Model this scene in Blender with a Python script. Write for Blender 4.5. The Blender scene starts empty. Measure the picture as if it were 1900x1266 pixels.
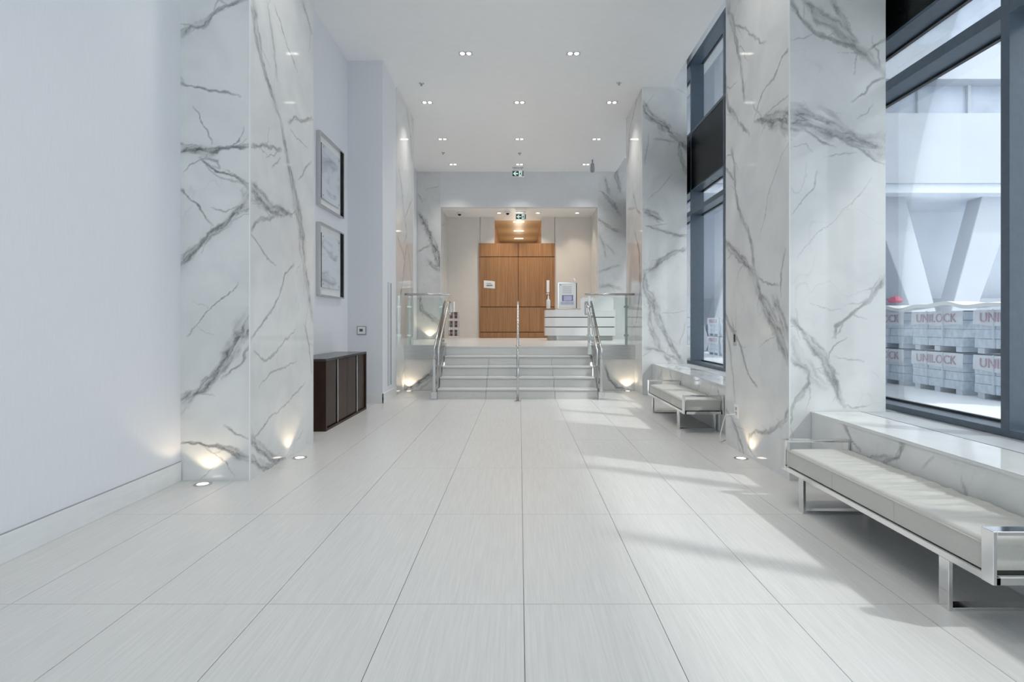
import bpy, bmesh, math, random
import numpy as np
from mathutils import Vector
random.seed(4)
sc = bpy.context.scene
col = sc.collection

# ------------------------------------------------------------------ camera
cam_d = bpy.data.cameras.new('camera'); cam = bpy.data.objects.new('camera', cam_d); col.objects.link(cam)
cam.location = (0, 0, 1.313); cam.rotation_euler = (math.radians(90), 0, 0)
cam_d.sensor_width = 36; cam_d.lens = 1013 / 1900 * 36
cam_d.shift_x = -14 / 1900; cam_d.shift_y = -32.5 / 1900
cam_d.clip_start = 0.05; cam_d.clip_end = 400
sc.camera = cam

# ------------------------------------------------------------------ sky, sun, exposure
SKY = 2.15
world = bpy.data.worlds.new('sky'); sc.world = world; world.use_nodes = True
bg = world.node_tree.nodes['Background']
bg.inputs['Color'].default_value = (0.90, 0.95, 1.0, 1); bg.inputs['Strength'].default_value = SKY
sun_d = bpy.data.lights.new('sun', 'SUN'); sun_d.energy = 2.0; sun_d.angle = math.radians(2.2); sun_d.color = (1, .97, .92)
sun = bpy.data.objects.new('sun', sun_d); col.objects.link(sun); sun.location = (30, -17, 40)
sun.rotation_euler = Vector((-1, .56, -1.17)).to_track_quat('-Z', 'Y').to_euler()
def portal(name, loc, rot, sx, sy):
    l = bpy.data.lights.new(name, 'AREA'); l.shape = 'RECTANGLE'; l.size = sx; l.size_y = sy
    l.cycles.is_portal = True
    o = bpy.data.objects.new(name, l); col.objects.link(o); o.location = loc; o.rotation_euler = rot
portal('window_portal', (3.62, 6.0, 3.3), (0, math.radians(90), 0), 6.2, 20)
portal('entrance_portal', (0, -4.3, 3.0), (math.radians(90), 0, 0), 6.2, 6)
sc.view_settings.view_transform = 'Standard'; sc.view_settings.look = 'None'
sc.view_settings.gamma = 1; sc.view_settings.use_curve_mapping = False
sc.view_settings.exposure = 0.09
sc.cycles.use_denoising = True
sc.cycles.max_bounces = 8; sc.cycles.diffuse_bounces = 5; sc.cycles.glossy_bounces = 4; sc.cycles.transparent_max_bounces = 12
sc.cycles.use_adaptive_sampling = True; sc.cycles.adaptive_threshold = .05; sc.cycles.adaptive_min_samples = 12
sc.cycles.sample_clamp_indirect = 6

# ------------------------------------------------------------------ materials
MAT = {}
def nmat(name):
    m = bpy.data.materials.new(name); m.use_nodes = True; MAT[name] = m
    nt = m.node_tree; return m, nt, nt.nodes['Principled BSDF']
def nd(nt, t, **kw):
    n = nt.nodes.new(t)
    for k, v in kw.items():
        if k in n.inputs: n.inputs[k].default_value = v
        else: setattr(n, k, v)
    return n
def plain(name, c, rough=.5, metal=0, var=.04, scale=(6, 6, 6), spec=.5, rvar=.0, bump=0, coat=0):
    """principled with a little procedural noise in colour, gloss and relief"""
    m, nt, p = nmat(name)
    tc = nd(nt, 'ShaderNodeTexCoord'); mp = nd(nt, 'ShaderNodeMapping'); mp.inputs['Scale'].default_value = scale
    no = nd(nt, 'ShaderNodeTexNoise', Scale=1.0, Detail=4.0)
    nt.links.new(tc.outputs['Object'], mp.inputs['Vector']); nt.links.new(mp.outputs[0], no.inputs['Vector'])
    r = nd(nt, 'ShaderNodeValToRGB')
    r.color_ramp.elements[0].position = .3; r.color_ramp.elements[1].position = .7
    r.color_ramp.elements[0].color = tuple(max(0, v * (1 - var)) for v in c) + (1,)
    r.color_ramp.elements[1].color = tuple(min(1, v * (1 + var)) for v in c) + (1,)
    nt.links.new(no.outputs['Fac'], r.inputs['Fac']); nt.links.new(r.outputs['Color'], p.inputs['Base Color'])
    p.inputs['Roughness'].default_value = rough; p.inputs['Metallic'].default_value = metal
    p.inputs['Specular IOR Level'].default_value = spec; p.inputs['Coat Weight'].default_value = coat
    if bump:
        b = nd(nt, 'ShaderNodeBump', Strength=bump, Distance=.01)
        nt.links.new(no.outputs['Fac'], b.inputs['Height']); nt.links.new(b.outputs[0], p.inputs['Normal'])
    return m
def emis(name, c, s):
    m, nt, p = nmat(name)
    p.inputs['Base Color'].default_value = (*c, 1); p.inputs['Emission Color'].default_value = (*c, 1)
    p.inputs['Emission Strength'].default_value = s; return m
def glass(name, tint, refl=.5, rough=0.0):
    m, nt, p = nmat(name); nt.nodes.remove(p)
    out = nt.nodes['Material Output']
    t = nd(nt, 'ShaderNodeBsdfTransparent'); t.inputs['Color'].default_value = (*tint, 1)
    g = nd(nt, 'ShaderNodeBsdfGlossy', Roughness=rough)
    lw = nd(nt, 'ShaderNodeLayerWeight', Blend=.18)
    mu = nd(nt, 'ShaderNodeMath', operation='MULTIPLY'); mu.inputs[1].default_value = refl
    mx = nd(nt, 'ShaderNodeMixShader')
    nt.links.new(lw.outputs['Fresnel'], mu.inputs[0]); nt.links.new(mu.outputs[0], mx.inputs[0])
    nt.links.new(t.outputs[0], mx.inputs[1]); nt.links.new(g.outputs[0], mx.inputs[2]); nt.links.new(mx.outputs[0], out.inputs['Surface'])
    return m
def streak(name, c0, c1, scale, rough, spec=.5, bump=.0, rnd=True, mid=(.35, .65), detail=3.0):
    """long stretched grain, offset at random for every object"""
    m, nt, p = nmat(name)
    tc = nd(nt, 'ShaderNodeTexCoord'); mp = nd(nt, 'ShaderNodeMapping'); mp.inputs['Scale'].default_value = scale
    src = tc.outputs['Object']
    if rnd:
        oi = nd(nt, 'ShaderNodeObjectInfo'); ad = nd(nt, 'ShaderNodeVectorMath', operation='MULTIPLY_ADD')
        ad.inputs[1].default_value = (37, 53, 71); nt.links.new(oi.outputs['Random'], ad.inputs[0]); nt.links.new(src, ad.inputs[2]); src = ad.outputs[0]
    nt.links.new(src, mp.inputs['Vector'])
    no = nd(nt, 'ShaderNodeTexNoise', Scale=1.0, Detail=detail, Roughness=.6); nt.links.new(mp.outputs[0], no.inputs['Vector'])
    r = nd(nt, 'ShaderNodeValToRGB'); e = r.color_ramp.elements
    e[0].position, e[1].position = mid; e[0].color = (*c0, 1); e[1].color = (*c1, 1)
    nt.links.new(no.outputs['Fac'], r.inputs['Fac']); nt.links.new(r.outputs['Color'], p.inputs['Base Color'])
    p.inputs['Roughness'].default_value = rough; p.inputs['Specular IOR Level'].default_value = spec
    if bump:
        b = nd(nt, 'ShaderNodeBump', Strength=bump, Distance=.002)
        nt.links.new(no.outputs['Fac'], b.inputs['Height']); nt.links.new(b.outputs[0], p.inputs['Normal'])
    return m
def marble():
    m, nt, p = nmat('marble')
    at = nd(nt, 'ShaderNodeAttribute', attribute_name='vein')
    tc = nd(nt, 'ShaderNodeTexCoord')
    no = nd(nt, 'ShaderNodeTexNoise', Scale=2.2, Detail=5.0, Distortion=.6); nt.links.new(tc.outputs['Object'], no.inputs['Vector'])
    base = nd(nt, 'ShaderNodeValToRGB'); e = base.color_ramp.elements
    e[0].position = .3; e[1].position = .62; e[0].color = (.625, .637, .642, 1); e[1].color = (.715, .722, .718, 1)
    nt.links.new(no.outputs['Fac'], base.inputs['Fac'])
    n2 = nd(nt, 'ShaderNodeTexNoise', Scale=70.0, Detail=4.0); nt.links.new(tc.outputs['Object'], n2.inputs['Vector'])
    mr = nd(nt, 'ShaderNodeMapRange'); mr.inputs['To Min'].default_value = .72; mr.inputs['To Max'].default_value = 1.25
    nt.links.new(n2.outputs['Fac'], mr.inputs['Value'])
    mu = nd(nt, 'ShaderNodeMath', operation='MULTIPLY', use_clamp=True)
    nt.links.new(at.outputs['Fac'], mu.inputs[0]); nt.links.new(mr.outputs[0], mu.inputs[1])
    mx = nd(nt, 'ShaderNodeMix', data_type='RGBA')
    nt.links.new(mu.outputs[0], mx.inputs['Factor']); nt.links.new(base.outputs['Color'], mx.inputs['A'])
    mx.inputs['B'].default_value = (.085, .087, .097, 1)
    nt.links.new(mx.outputs['Result'], p.inputs['Base Color'])
    p.inputs['Roughness'].default_value = .06; p.inputs['Specular IOR Level'].default_value = .55
    return m
marble()
streak('floor_tile', (.585, .583, .574), (.65, .646, .636), (95, 3.0, 95), .29, .5, .04)
plain('grout', (.20, .20, .20), .9, var=.1, scale=(30, 30, 30))
plain('wall_paint', (.74, .752, .79), .75, var=.02, scale=(180, 180, 6), bump=.05)
plain('back_wall_paint', (.74, .70, .665), .8, var=.015)
plain('bulkhead_paint', (.72, .73, .75), .8, var=.015)
plain('ceiling_paint', (.91, .92, .925), .45, var=.01, spec=.3)
plain('skirting', (.74, .75, .755), .3, var=.03, scale=(3, 8, 40))
plain('outer_wall', (.6, .6, .6), .9)
plain('steel', (.60, .60, .60), .22, 1, var=.05, scale=(60, 2, 60))
plain('chrome', (.74, .74, .74), .10, 1, var=.02)
plain('brushed_fascia', (.50, .49, .48), .30, 1, var=.08, scale=(2, 2, 90))
plain('trim_metal', (.50, .52, .54), .5, .3, var=.03)
plain('window_slate', (.075, .102, .135), .26, var=.06, scale=(20, 20, 20))
plain('black_panel', (.006, .007, .008), .3, var=.2, spec=.25)
plain('leather', (.50, .495, .465), .36, var=.03, scale=(90, 90, 90), bump=.05)
plain('leather_piping', (.48, .47, .44), .45, var=.04)
streak('dark_wood', (.024, .011, .007), (.046, .022, .014), (9, 9, 1.2), .38, .3)
plain('dark_top', (.045, .040, .042), .22, var=.1)
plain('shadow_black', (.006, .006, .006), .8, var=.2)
streak('walnut', (.26, .125, .055), (.42, .225, .105), (34, 34, .9), .42, .4, rnd=True, mid=(.3, .7))
streak('walnut_ceiling', (.58, .40, .22), (.66, .47, .27), (1.0, 20, 20), .4, .4)
plain('white_gloss', (.80, .80, .80), .2, var=.01)
plain('white_matte', (.80, .80, .79), .7, var=.02)
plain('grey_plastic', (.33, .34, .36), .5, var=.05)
plain('black_plastic', (.012, .012, .013), .4, var=.2)
plain('lcd', (.10, .11, .12), .2, var=.1)
plain('paper', (.84, .85, .86), .8, var=.02, scale=(40, 40, 40))
plain('ink', (.10, .11, .16), .8, var=.1)
plain('poster_blue', (.20, .23, .42), .5, var=.15, scale=(9, 9, 9))
plain('poster_lilac', (.52, .52, .68), .5, var=.1, scale=(9, 9, 9))
plain('magazine', (.10, .035, .04), .4, var=.6, scale=(25, 25, 12))
plain('sign_green', (.006, .085, .070), .4, var=.05)
emis('sign_white', (.80, 1.0, .95), .35)
emis('lamp', (1.0, .97, .90), 4.0)
emis('lamp_warm', (1.0, .93, .80), 4.0)
glass('clear_glass', (.93, .96, .95), .8)
glass('window_glass', (.92, .945, .955), .55)
glass('acrylic', (.95, .96, .97), .5)
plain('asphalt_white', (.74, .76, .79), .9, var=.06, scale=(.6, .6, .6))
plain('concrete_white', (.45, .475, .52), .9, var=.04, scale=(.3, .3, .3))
plain('concrete_grey', (.66, .70, .765), .9, var=.08, scale=(.4, .4, .4))  # paled and blued, the haze outside is put into the colour
plain('facade_glass', (.42, .46, .53), .25, var=.2, scale=(.5, .5, .5))  # lightened as well for the washed-out haze outdoors
plain('paver_block', (.60, .665, .74), .85, var=.12, scale=(14, 14, 10))  # haze over the pallets baked into a paler, bluer tone
plain('wrap_white', (.70, .72, .76), .6, var=.05, scale=(8, 8, 8))
plain('letter_red', (.50, .36, .42), .8, var=.1)
plain('pink_sheet', (.55, .12, .2), .6, var=.2)
def art_print():
    m, nt, p = nmat('art_print')
    tc = nd(nt, 'ShaderNodeTexCoord'); oi = nd(nt, 'ShaderNodeObjectInfo')
    ad = nd(nt, 'ShaderNodeVectorMath', operation='MULTIPLY_ADD'); ad.inputs[1].default_value = (11, 17, 23)
    nt.links.new(oi.outputs['Random'], ad.inputs[0]); nt.links.new(tc.outputs['Object'], ad.inputs[2])
    mp = nd(nt, 'ShaderNodeMapping'); mp.inputs['Scale'].default_value = (1, 1.2, 3.0); mp.inputs['Rotation'].default_value = (.5, 0, 0)
    w = nd(nt, 'ShaderNodeTexNoise', Scale=1.3, Detail=4.0, Distortion=1.6)
    nt.links.new(ad.outputs[0], mp.inputs['Vector']); nt.links.new(mp.outputs[0], w.inputs['Vector'])
    r = nd(nt, 'ShaderNodeValToRGB'); e = r.color_ramp.elements
    e[0].position = .30; e[0].color = (.40, .42, .46, 1); e[1].position = .50; e[1].color = (.64, .67, .72, 1)
    nt.links.new(w.outputs['Fac'], r.inputs['Fac']); nt.links.new(r.outputs[0], p.inputs['Base Color'])
    p.inputs['Roughness'].default_value = .15
art_print()

# ------------------------------------------------------------------ helpers
ORG = {}
def org(o): return ORG.get(o.name, Vector((0, 0, 0))) if o else Vector((0, 0, 0))
def tag(o, label=None, cat=None, group=None, kind=None):
    if label: o['label'] = label
    if cat: o['category'] = cat
    if group: o['group'] = group
    if kind: o['kind'] = kind
    return o
def thing(name, loc, label, cat, group=None, kind=None):
    o = bpy.data.objects.new(name, None); col.objects.link(o); o.location = loc; o.empty_display_size = .1
    ORG[o.name] = Vector(loc)
    return tag(o, label, cat, group, kind)
class MB:
    def __init__(s): s.v = []; s.f = []
    def box(s, x0, x1, y0, y1, z0, z1):
        b = len(s.v)
        s.v += [(x0, y0, z0), (x1, y0, z0), (x1, y1, z0), (x0, y1, z0), (x0, y0, z1), (x1, y0, z1), (x1, y1, z1), (x0, y1, z1)]
        s.f += [tuple(b + i for i in q) for q in ((3, 2, 1, 0), (4, 5, 6, 7), (0, 1, 5, 4), (1, 2, 6, 5), (2, 3, 7, 6), (3, 0, 4, 7))]
        return s
    def prism(s, pts, axis, a, b):
        """polygon pts in the two other axes, extruded from a to b along axis"""
        n = len(pts); o = len(s.v)
        def P(p, t): return (t, p[0], p[1]) if axis == 'x' else (p[0], t, p[1]) if axis == 'y' else (p[0], p[1], t)
        s.v += [P(p, a) for p in pts] + [P(p, b) for p in pts]
        s.f += [tuple(o + i for i in range(n))[::-1], tuple(o + n + i for i in range(n))]
        s.f += [(o + i, o + (i + 1) % n, o + n + (i + 1) % n, o + n + i) for i in range(n)]
        return s
    def tube(s, path, r, n=10, ry=None):
        path = [Vector(p) for p in path]; o = len(s.v); k = len(path)
        for i, p in enumerate(path):
            t = (path[min(i + 1, k - 1)] - path[max(i - 1, 0)]).normalized()
            u = t.cross(Vector((1, 0, 0)) if abs(t.x) < .9 else Vector((0, 0, 1))).normalized(); w = t.cross(u)
            for j in range(n):
                a = 2 * math.pi * j / n
                q = p + u * math.cos(a) * r + w * math.sin(a) * r; s.v.append(tuple(q))
        for i in range(k - 1):
            for j in range(n):
                s.f.append((o + i * n + j, o + i * n + (j + 1) % n, o + (i + 1) * n + (j + 1) % n, o + (i + 1) * n + j))
        s.f += [tuple(o + j for j in range(n))[::-1], tuple(o + (k - 1) * n + j for j in range(n))]
        return s
    def lathe(s, c, prof, n=24):
        """profile [(r,z)] turned about the vertical through c"""
        o = len(s.v); k = len(prof)
        for r, z in prof:
            for j in range(n):
                a = 2 * math.pi * j / n; s.v.append((c[0] + r * math.cos(a), c[1] + r * math.sin(a), c[2] + z))
        for i in range(k - 1):
            for j in range(n):
                s.f.append((o + i * n + j, o + i * n + (j + 1) % n, o + (i + 1) * n + (j + 1) % n, o + (i + 1) * n + j))
        s.f += [tuple(o + j for j in range(n))[::-1], tuple(o + (k - 1) * n + j for j in range(n))]
        return s
    def build(s, name, mat, parent=None, bevel=0, smooth=False, seg=2):
        g = org(parent)
        me = bpy.data.meshes.new(name); me.from_pydata([tuple(Vector(p) - g) for p in s.v], [], s.f)
        me.validate(); me.update()
        bm = bmesh.new(); bm.from_mesh(me); bmesh.ops.recalc_face_normals(bm, faces=bm.faces); bm.to_mesh(me); bm.free()
        me.materials.append(MAT[mat])
        o = bpy.data.objects.new(name, me); col.objects.link(o)
        if parent: o.parent = parent; ORG[o.name] = g
        if smooth:
            for p in me.polygons: p.use_smooth = True
        if bevel:
            b = o.modifiers.new('bevel', 'BEVEL'); b.width = bevel; b.segments = seg; b.limit_method = 'ANGLE'
        return o
def box(name, mat, parent, *d, bevel=0): return MB().box(*d).build(name, mat, parent, bevel)
def struct(o, label=None): tag(o, label, None, None, 'structure'); return o
def rounded(path, r, n=6):
    """polyline with its inner corners rounded"""
    P = [Vector(p) for p in path]; out = [P[0]]
    for i in range(1, len(P) - 1):
        a, b, c = P[i - 1], P[i], P[i + 1]
        d1 = (a - b); d2 = (c - b); q = min(r, d1.length * .49, d2.length * .49)
        s, e = b + d1.normalized() * q, b + d2.normalized() * q
        for k in range(n + 1):
            t = k / n; out.append((1 - t) ** 2 * s + 2 * t * (1 - t) * b + t * t * e)
    return out + [P[-1]]
def copy_tree(o, parent=None):
    c = o.copy(); col.objects.link(c); c.parent = parent
    for ch in [x for x in bpy.data.objects if x.parent == o]: copy_tree(ch, c)
    return c

# value noise for the veins
_rs = np.random.RandomState(3); _lat = _rs.rand(256, 256)
def vnoise(x, y):
    xi = np.floor(x).astype(int); yi = np.floor(y).astype(int); fx = x - xi; fy = y - yi
    fx = fx * fx * (3 - 2 * fx); fy = fy * fy * (3 - 2 * fy)
    g = lambda a, b: _lat[a % 256, b % 256]
    return (g(xi, yi) * (1 - fx) + g(xi + 1, yi) * fx) * (1 - fy) + (g(xi, yi + 1) * (1 - fx) + g(xi + 1, yi + 1) * fx) * fy
def fbm(x, y, o=4):
    t = 0; a = .5
    for k in range(o): t = t + a * vnoise(x * 2 ** k + 17.3 * k, y * 2 ** k + 9.1 * k); a *= .5
    return t / (1 - .5 ** o)
VEINS = {
    'L1F': [
        (0.65, [(-2.851, 3.703, 0.063),(-2.743, 3.784, 0.036),(-2.631, 3.815, 0.072),(-2.541, 3.905, 0.036),(-2.45, 3.982, 0.027),(-2.293, 4.04, 0.023)]),
        (0.6, [(-2.851, 3.32, 0.036),(-2.766, 3.297, 0.018),(-2.608, 3.261, 0.018),(-2.45, 3.252, 0.018),(-2.338, 3.207, 0.014)]),
        (0.6, [(-2.716, 3.108, 0.009),(-2.586, 2.869, 0.009),(-2.559, 2.802, 0.009)]),
        (0.75, [(-2.851, 2.757, 0.081),(-2.676, 2.766, 0.063),(-2.541, 2.743, 0.045),(-2.36, 2.775, 0.027),(-2.257, 2.793, 0.023)]),
        (0.7, [(-2.676, 2.703, 0.018),(-2.541, 2.586, 0.018),(-2.405, 2.54, 0.018),(-2.293, 2.5, 0.027),(-2.257, 2.464, 0.045)]),
        (0.5, [(-2.653, 2.712, 0.018),(-2.518, 2.667, 0.023),(-2.504, 2.613, 0.023),(-2.563, 2.622, 0.018)]),
        (0.6, [(-2.851, 2.441, 0.023),(-2.779, 2.396, 0.014),(-2.676, 2.27, 0.014),(-2.563, 2.135, 0.014)]),
        (0.7, [(-2.257, 2.342, 0.09),(-2.36, 2.252, 0.072),(-2.473, 2.135, 0.063),(-2.563, 2.081, 0.045),(-2.698, 1.946, 0.045),(-2.851, 1.824, 0.117)]),
        (0.6, [(-2.257, 2.464, 0.09),(-2.293, 2.351, 0.063)]),
        (0.5, [(-2.577, 2.284, 0.009),(-2.459, 2.261, 0.009),(-2.338, 2.315, 0.009),(-2.27, 2.342, 0.009)]),
        (0.5, [(-2.338, 1.653, 0.009),(-2.473, 1.518, 0.009),(-2.608, 1.414, 0.009),(-2.779, 1.216, 0.009)]),
        (0.35, [(-2.721, 1.495, 0.007),(-2.608, 1.437, 0.007)]),
        (0.35, [(-2.698, 1.293, 0.007),(-2.55, 1.216, 0.007)]),
        (0.7, [(-2.257, 1.338, 0.135),(-2.338, 1.203, 0.117),(-2.428, 1.068, 0.09),(-2.518, 0.91, 0.063),(-2.608, 0.811, 0.081),(-2.721, 0.73, 0.072),(-2.851, 0.631, 0.135)]),
        (0.5, [(-2.257, 1.135, 0.018),(-2.36, 0.955, 0.018),(-2.495, 0.842, 0.018)]),
        (0.7, [(-2.833, 0.324, 0.014),(-2.698, 0.315, 0.023),(-2.541, 0.279, 0.036),(-2.405, 0.234, 0.054),(-2.257, 0.176, 0.063)]),
        (0.5, [(-2.473, 0.482, 0.018),(-2.383, 0.414, 0.018),(-2.293, 0.369, 0.018),(-2.257, 0.347, 0.018)]),
        (0.4, [(-2.676, 0.018, 0.009),(-2.541, 0.108, 0.009)]),
    ],
    'L1S': [
        (0.6, [(4.61, 4.023, 0.096),(4.676, 3.808, 0.097),(4.773, 3.624, 0.057),(4.927, 3.456, 0.051),(5.149, 3.222, 0.046),(5.268, 3.032, 0.055),(5.392, 2.753, 0.072),(5.549, 2.466, 0.115),(5.659, 2.21, 0.126),(5.73, 1.881, 0.085),(5.877, 1.548, 0.061),(5.954, 1.345, 0.053)]),
        (0.35, [(4.875, 4.203, 0.029),(4.981, 3.971, 0.03),(5.036, 3.751, 0.03),(5.092, 3.578, 0.023)]),
        (0.45, [(5.003, 4.254, 0.015),(5.149, 4.162, 0.015),(5.329, 3.999, 0.016),(5.549, 3.863, 0.016)]),
        (0.5, [(5.659, 4.668, 0.05),(5.803, 4.552, 0.052),(5.908, 4.465, 0.035)]),
        (0.6, [(4.591, 2.802, 0.027),(4.824, 2.887, 0.029),(4.981, 2.928, 0.03),(5.184, 2.969, 0.031)]),
        (0.6, [(5.329, 3.262, 0.032),(5.496, 3.394, 0.033),(5.702, 3.426, 0.034),(5.923, 3.55, 0.035)]),
        (0.4, [(4.96, 2.711, 0.015),(5.149, 2.891, 0.015)]),
        (0.4, [(5.354, 3.218, 0.012),(5.523, 3.18, 0.012),(5.833, 3.187, 0.013)]),
        (0.4, [(5.549, 2.767, 0.016),(5.923, 3.07, 0.018)]),
        (0.65, [(4.564, 2.487, 0.095),(4.724, 2.411, 0.126),(4.927, 2.361, 0.102),(5.149, 2.368, 0.069),(5.392, 2.391, 0.04)]),
        (0.55, [(4.582, 2.107, 0.041),(4.724, 2.201, 0.035),(4.927, 2.264, 0.036),(5.092, 2.346, 0.038)]),
        (0.4, [(4.564, 2.081, 0.014),(4.773, 1.966, 0.014),(4.875, 1.903, 0.014),(5.069, 1.866, 0.015)]),
        (0.5, [(5.457, 1.908, 0.024),(5.268, 1.784, 0.023),(5.149, 1.595, 0.023),(5.036, 1.465, 0.022),(4.724, 1.269, 0.021),(4.582, 1.189, 0.02)]),
        (0.4, [(4.628, 1.087, 0.014),(4.824, 0.996, 0.018),(5.036, 1.042, 0.019),(5.268, 1.16, 0.016),(5.496, 1.261, 0.016)]),
        (0.35, [(4.724, 0.756, 0.014),(4.927, 0.853, 0.015),(5.268, 0.9, 0.016),(5.523, 0.945, 0.012)]),
        (0.4, [(4.582, 0.32, 0.014),(4.824, 0.411, 0.014),(4.981, 0.48, 0.015),(5.208, 0.519, 0.015),(5.523, 0.607, 0.016),(5.73, 0.682, 0.013)]),
        (0.65, [(4.564, 0.36, 0.041),(4.724, 0.243, 0.077),(4.896, 0.131, 0.087),(5.092, 0.034, 0.053),(5.268, 0.015, 0.031)]),
        (0.65, [(4.564, 0.189, 0.054),(4.824, 0.044, 0.064),(4.981, 0.027, 0.044),(5.149, 0.035, 0.03)]),
        (0.35, [(5.523, 0.116, 0.016),(5.687, 0.182, 0.017)]),
        (0.45, [(5.73, 1.288, 0.025),(5.847, 1.085, 0.026),(5.923, 0.79, 0.026)]),
    ],
    'R1S': [
        (0.6, [(5.918, 4.763, 0.096),(5.798, 4.521, 0.069),(5.697, 4.268, 0.059),(5.626, 4.093, 0.042),(5.558, 3.867, 0.041),(5.491, 3.565, 0.033)]),
        (0.5, [(5.798, 4.475, 0.026),(5.465, 4.272, 0.024),(5.3, 4.115, 0.024),(5.122, 3.935, 0.023),(5.009, 3.887, 0.022)]),
        (0.6, [(6.043, 4.239, 0.054),(5.996, 3.92, 0.062),(5.887, 3.641, 0.061),(5.626, 3.399, 0.042),(5.362, 3.168, 0.032)]),
        (0.5, [(4.55, 3.629, 0.02),(4.7, 3.589, 0.021),(4.85, 3.494, 0.022),(5.065, 3.465, 0.019),(5.239, 3.281, 0.016)]),
        (0.7, [(4.55, 3.013, 0.189),(4.749, 3.087, 0.155),(4.955, 3.15, 0.073),(5.239, 3.255, 0.023)]),
        (0.4, [(5.009, 3.219, 0.015),(4.799, 3.234, 0.014),(4.55, 3.224, 0.013)]),
        (0.6, [(5.798, 3.176, 0.034),(5.739, 2.902, 0.042),(5.697, 2.665, 0.042),(5.558, 2.413, 0.049),(5.388, 2.246, 0.048),(5.3, 2.048, 0.047),(5.263, 1.835, 0.039)]),
        (0.45, [(6.027, 3.041, 0.027),(5.842, 2.902, 0.026),(5.697, 2.806, 0.025)]),
        (0.3, [(4.55, 2.843, 0.01),(4.7, 2.754, 0.01),(4.902, 2.525, 0.011),(5.065, 2.265, 0.011),(5.145, 2.128, 0.011)]),
        (0.65, [(6.043, 2.241, 0.072),(5.697, 2.047, 0.076),(5.426, 1.905, 0.072),(5.239, 1.729, 0.085),(5.065, 1.515, 0.098),(4.902, 1.364, 0.116),(4.749, 1.222, 0.113),(4.605, 1.042, 0.075),(4.55, 0.978, 0.067)]),
        (0.6, [(4.85, 1.555, 0.079),(4.7, 1.362, 0.084),(4.587, 1.202, 0.068)]),
        (0.45, [(5.18, 1.75, 0.015),(4.955, 1.682, 0.015),(4.749, 1.644, 0.014)]),
        (0.45, [(4.652, 1.935, 0.021),(4.72, 1.735, 0.021),(4.72, 1.548, 0.021)]),
        (0.6, [(6.043, 1.525, 0.045),(5.918, 1.316, 0.035),(5.697, 1.175, 0.034),(5.558, 1.069, 0.033),(5.388, 0.81, 0.024),(5.18, 0.712, 0.023)]),
        (0.4, [(5.996, 1.316, 0.036),(5.842, 1.028, 0.035),(5.768, 0.803, 0.026),(5.697, 0.472, 0.025)]),
        (0.6, [(6.043, 0.391, 0.054),(5.842, 0.307, 0.043),(5.626, 0.149, 0.042),(5.491, 0.015, 0.033)]),
        (0.55, [(4.55, 0.597, 0.047),(4.7, 0.457, 0.042),(4.955, 0.327, 0.037),(5.18, 0.293, 0.031),(5.362, 0.204, 0.024),(5.388, 0.092, 0.024),(5.239, 0.048, 0.023)]),
    ],
    'R1F': [
        (0.6, [(2.279, 4.018, 0.027),(2.324, 3.883, 0.032),(2.459, 3.739, 0.032),(2.617, 3.68, 0.032),(2.775, 3.635, 0.045),(2.887, 3.567, 0.063),(2.977, 3.477, 0.054),(3.054, 3.387, 0.036)]),
        (0.55, [(2.369, 4.018, 0.036),(2.504, 3.86, 0.09),(2.64, 3.793, 0.099),(2.752, 3.68, 0.072),(2.842, 3.604, 0.054)]),
        (0.55, [(2.595, 4.018, 0.054),(2.662, 3.883, 0.045),(2.73, 3.793, 0.036),(2.82, 3.658, 0.027)]),
        (0.55, [(2.91, 3.59, 0.023),(2.977, 3.635, 0.023),(3.054, 3.667, 0.023)]),
        (0.4, [(2.261, 3.689, 0.009),(2.369, 3.703, 0.009),(2.437, 3.725, 0.009)]),
        (0.5, [(3.054, 3.365, 0.018),(2.955, 3.32, 0.018),(2.887, 3.23, 0.014),(2.797, 3.171, 0.014)]),
        (0.6, [(2.261, 3.049, 0.207),(2.414, 3.004, 0.171),(2.55, 2.946, 0.108),(2.685, 2.901, 0.108),(2.865, 2.838, 0.108),(3.054, 2.793, 0.153)]),
        (0.4, [(2.504, 3.117, 0.036),(2.617, 3.049, 0.036),(2.685, 2.982, 0.036)]),
        (0.45, [(2.324, 2.982, 0.014),(2.459, 2.869, 0.014),(2.64, 2.779, 0.014)]),
        (0.45, [(2.685, 2.847, 0.018),(2.865, 2.757, 0.018),(3.054, 2.653, 0.018)]),
        (0.35, [(2.261, 2.779, 0.009),(2.392, 2.811, 0.009),(2.45, 2.757, 0.009)]),
        (0.35, [(2.55, 2.703, 0.009),(2.662, 2.734, 0.009),(2.82, 2.734, 0.009)]),
        (0.4, [(2.955, 3.153, 0.009),(2.887, 3.063, 0.009),(2.82, 3.027, 0.009)]),
        (0.35, [(2.261, 2.194, 0.009),(2.369, 2.351, 0.009),(2.437, 2.441, 0.009),(2.482, 2.576, 0.009)]),
        (0.25, [(2.324, 1.856, 0.007),(2.504, 2.081, 0.007),(2.662, 2.216, 0.007),(2.865, 2.419, 0.007),(2.955, 2.531, 0.007)]),
        (0.55, [(3.054, 1.698, 0.063),(2.977, 1.586, 0.036),(2.865, 1.473, 0.032),(2.73, 1.36, 0.027),(2.649, 1.293, 0.023),(2.64, 1.203, 0.018)]),
        (0.3, [(2.414, 1.495, 0.007),(2.55, 1.45, 0.007),(2.685, 1.437, 0.007)]),
        (0.6, [(2.261, 1.36, 0.036),(2.347, 1.279, 0.036),(2.437, 1.158, 0.063),(2.527, 1.045, 0.081),(2.595, 0.91, 0.072),(2.64, 0.775, 0.054),(2.707, 0.617, 0.027)]),
        (0.3, [(2.261, 1.225, 0.054),(2.369, 1.0, 0.09),(2.459, 0.865, 0.09),(2.55, 0.797, 0.045)]),
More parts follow.
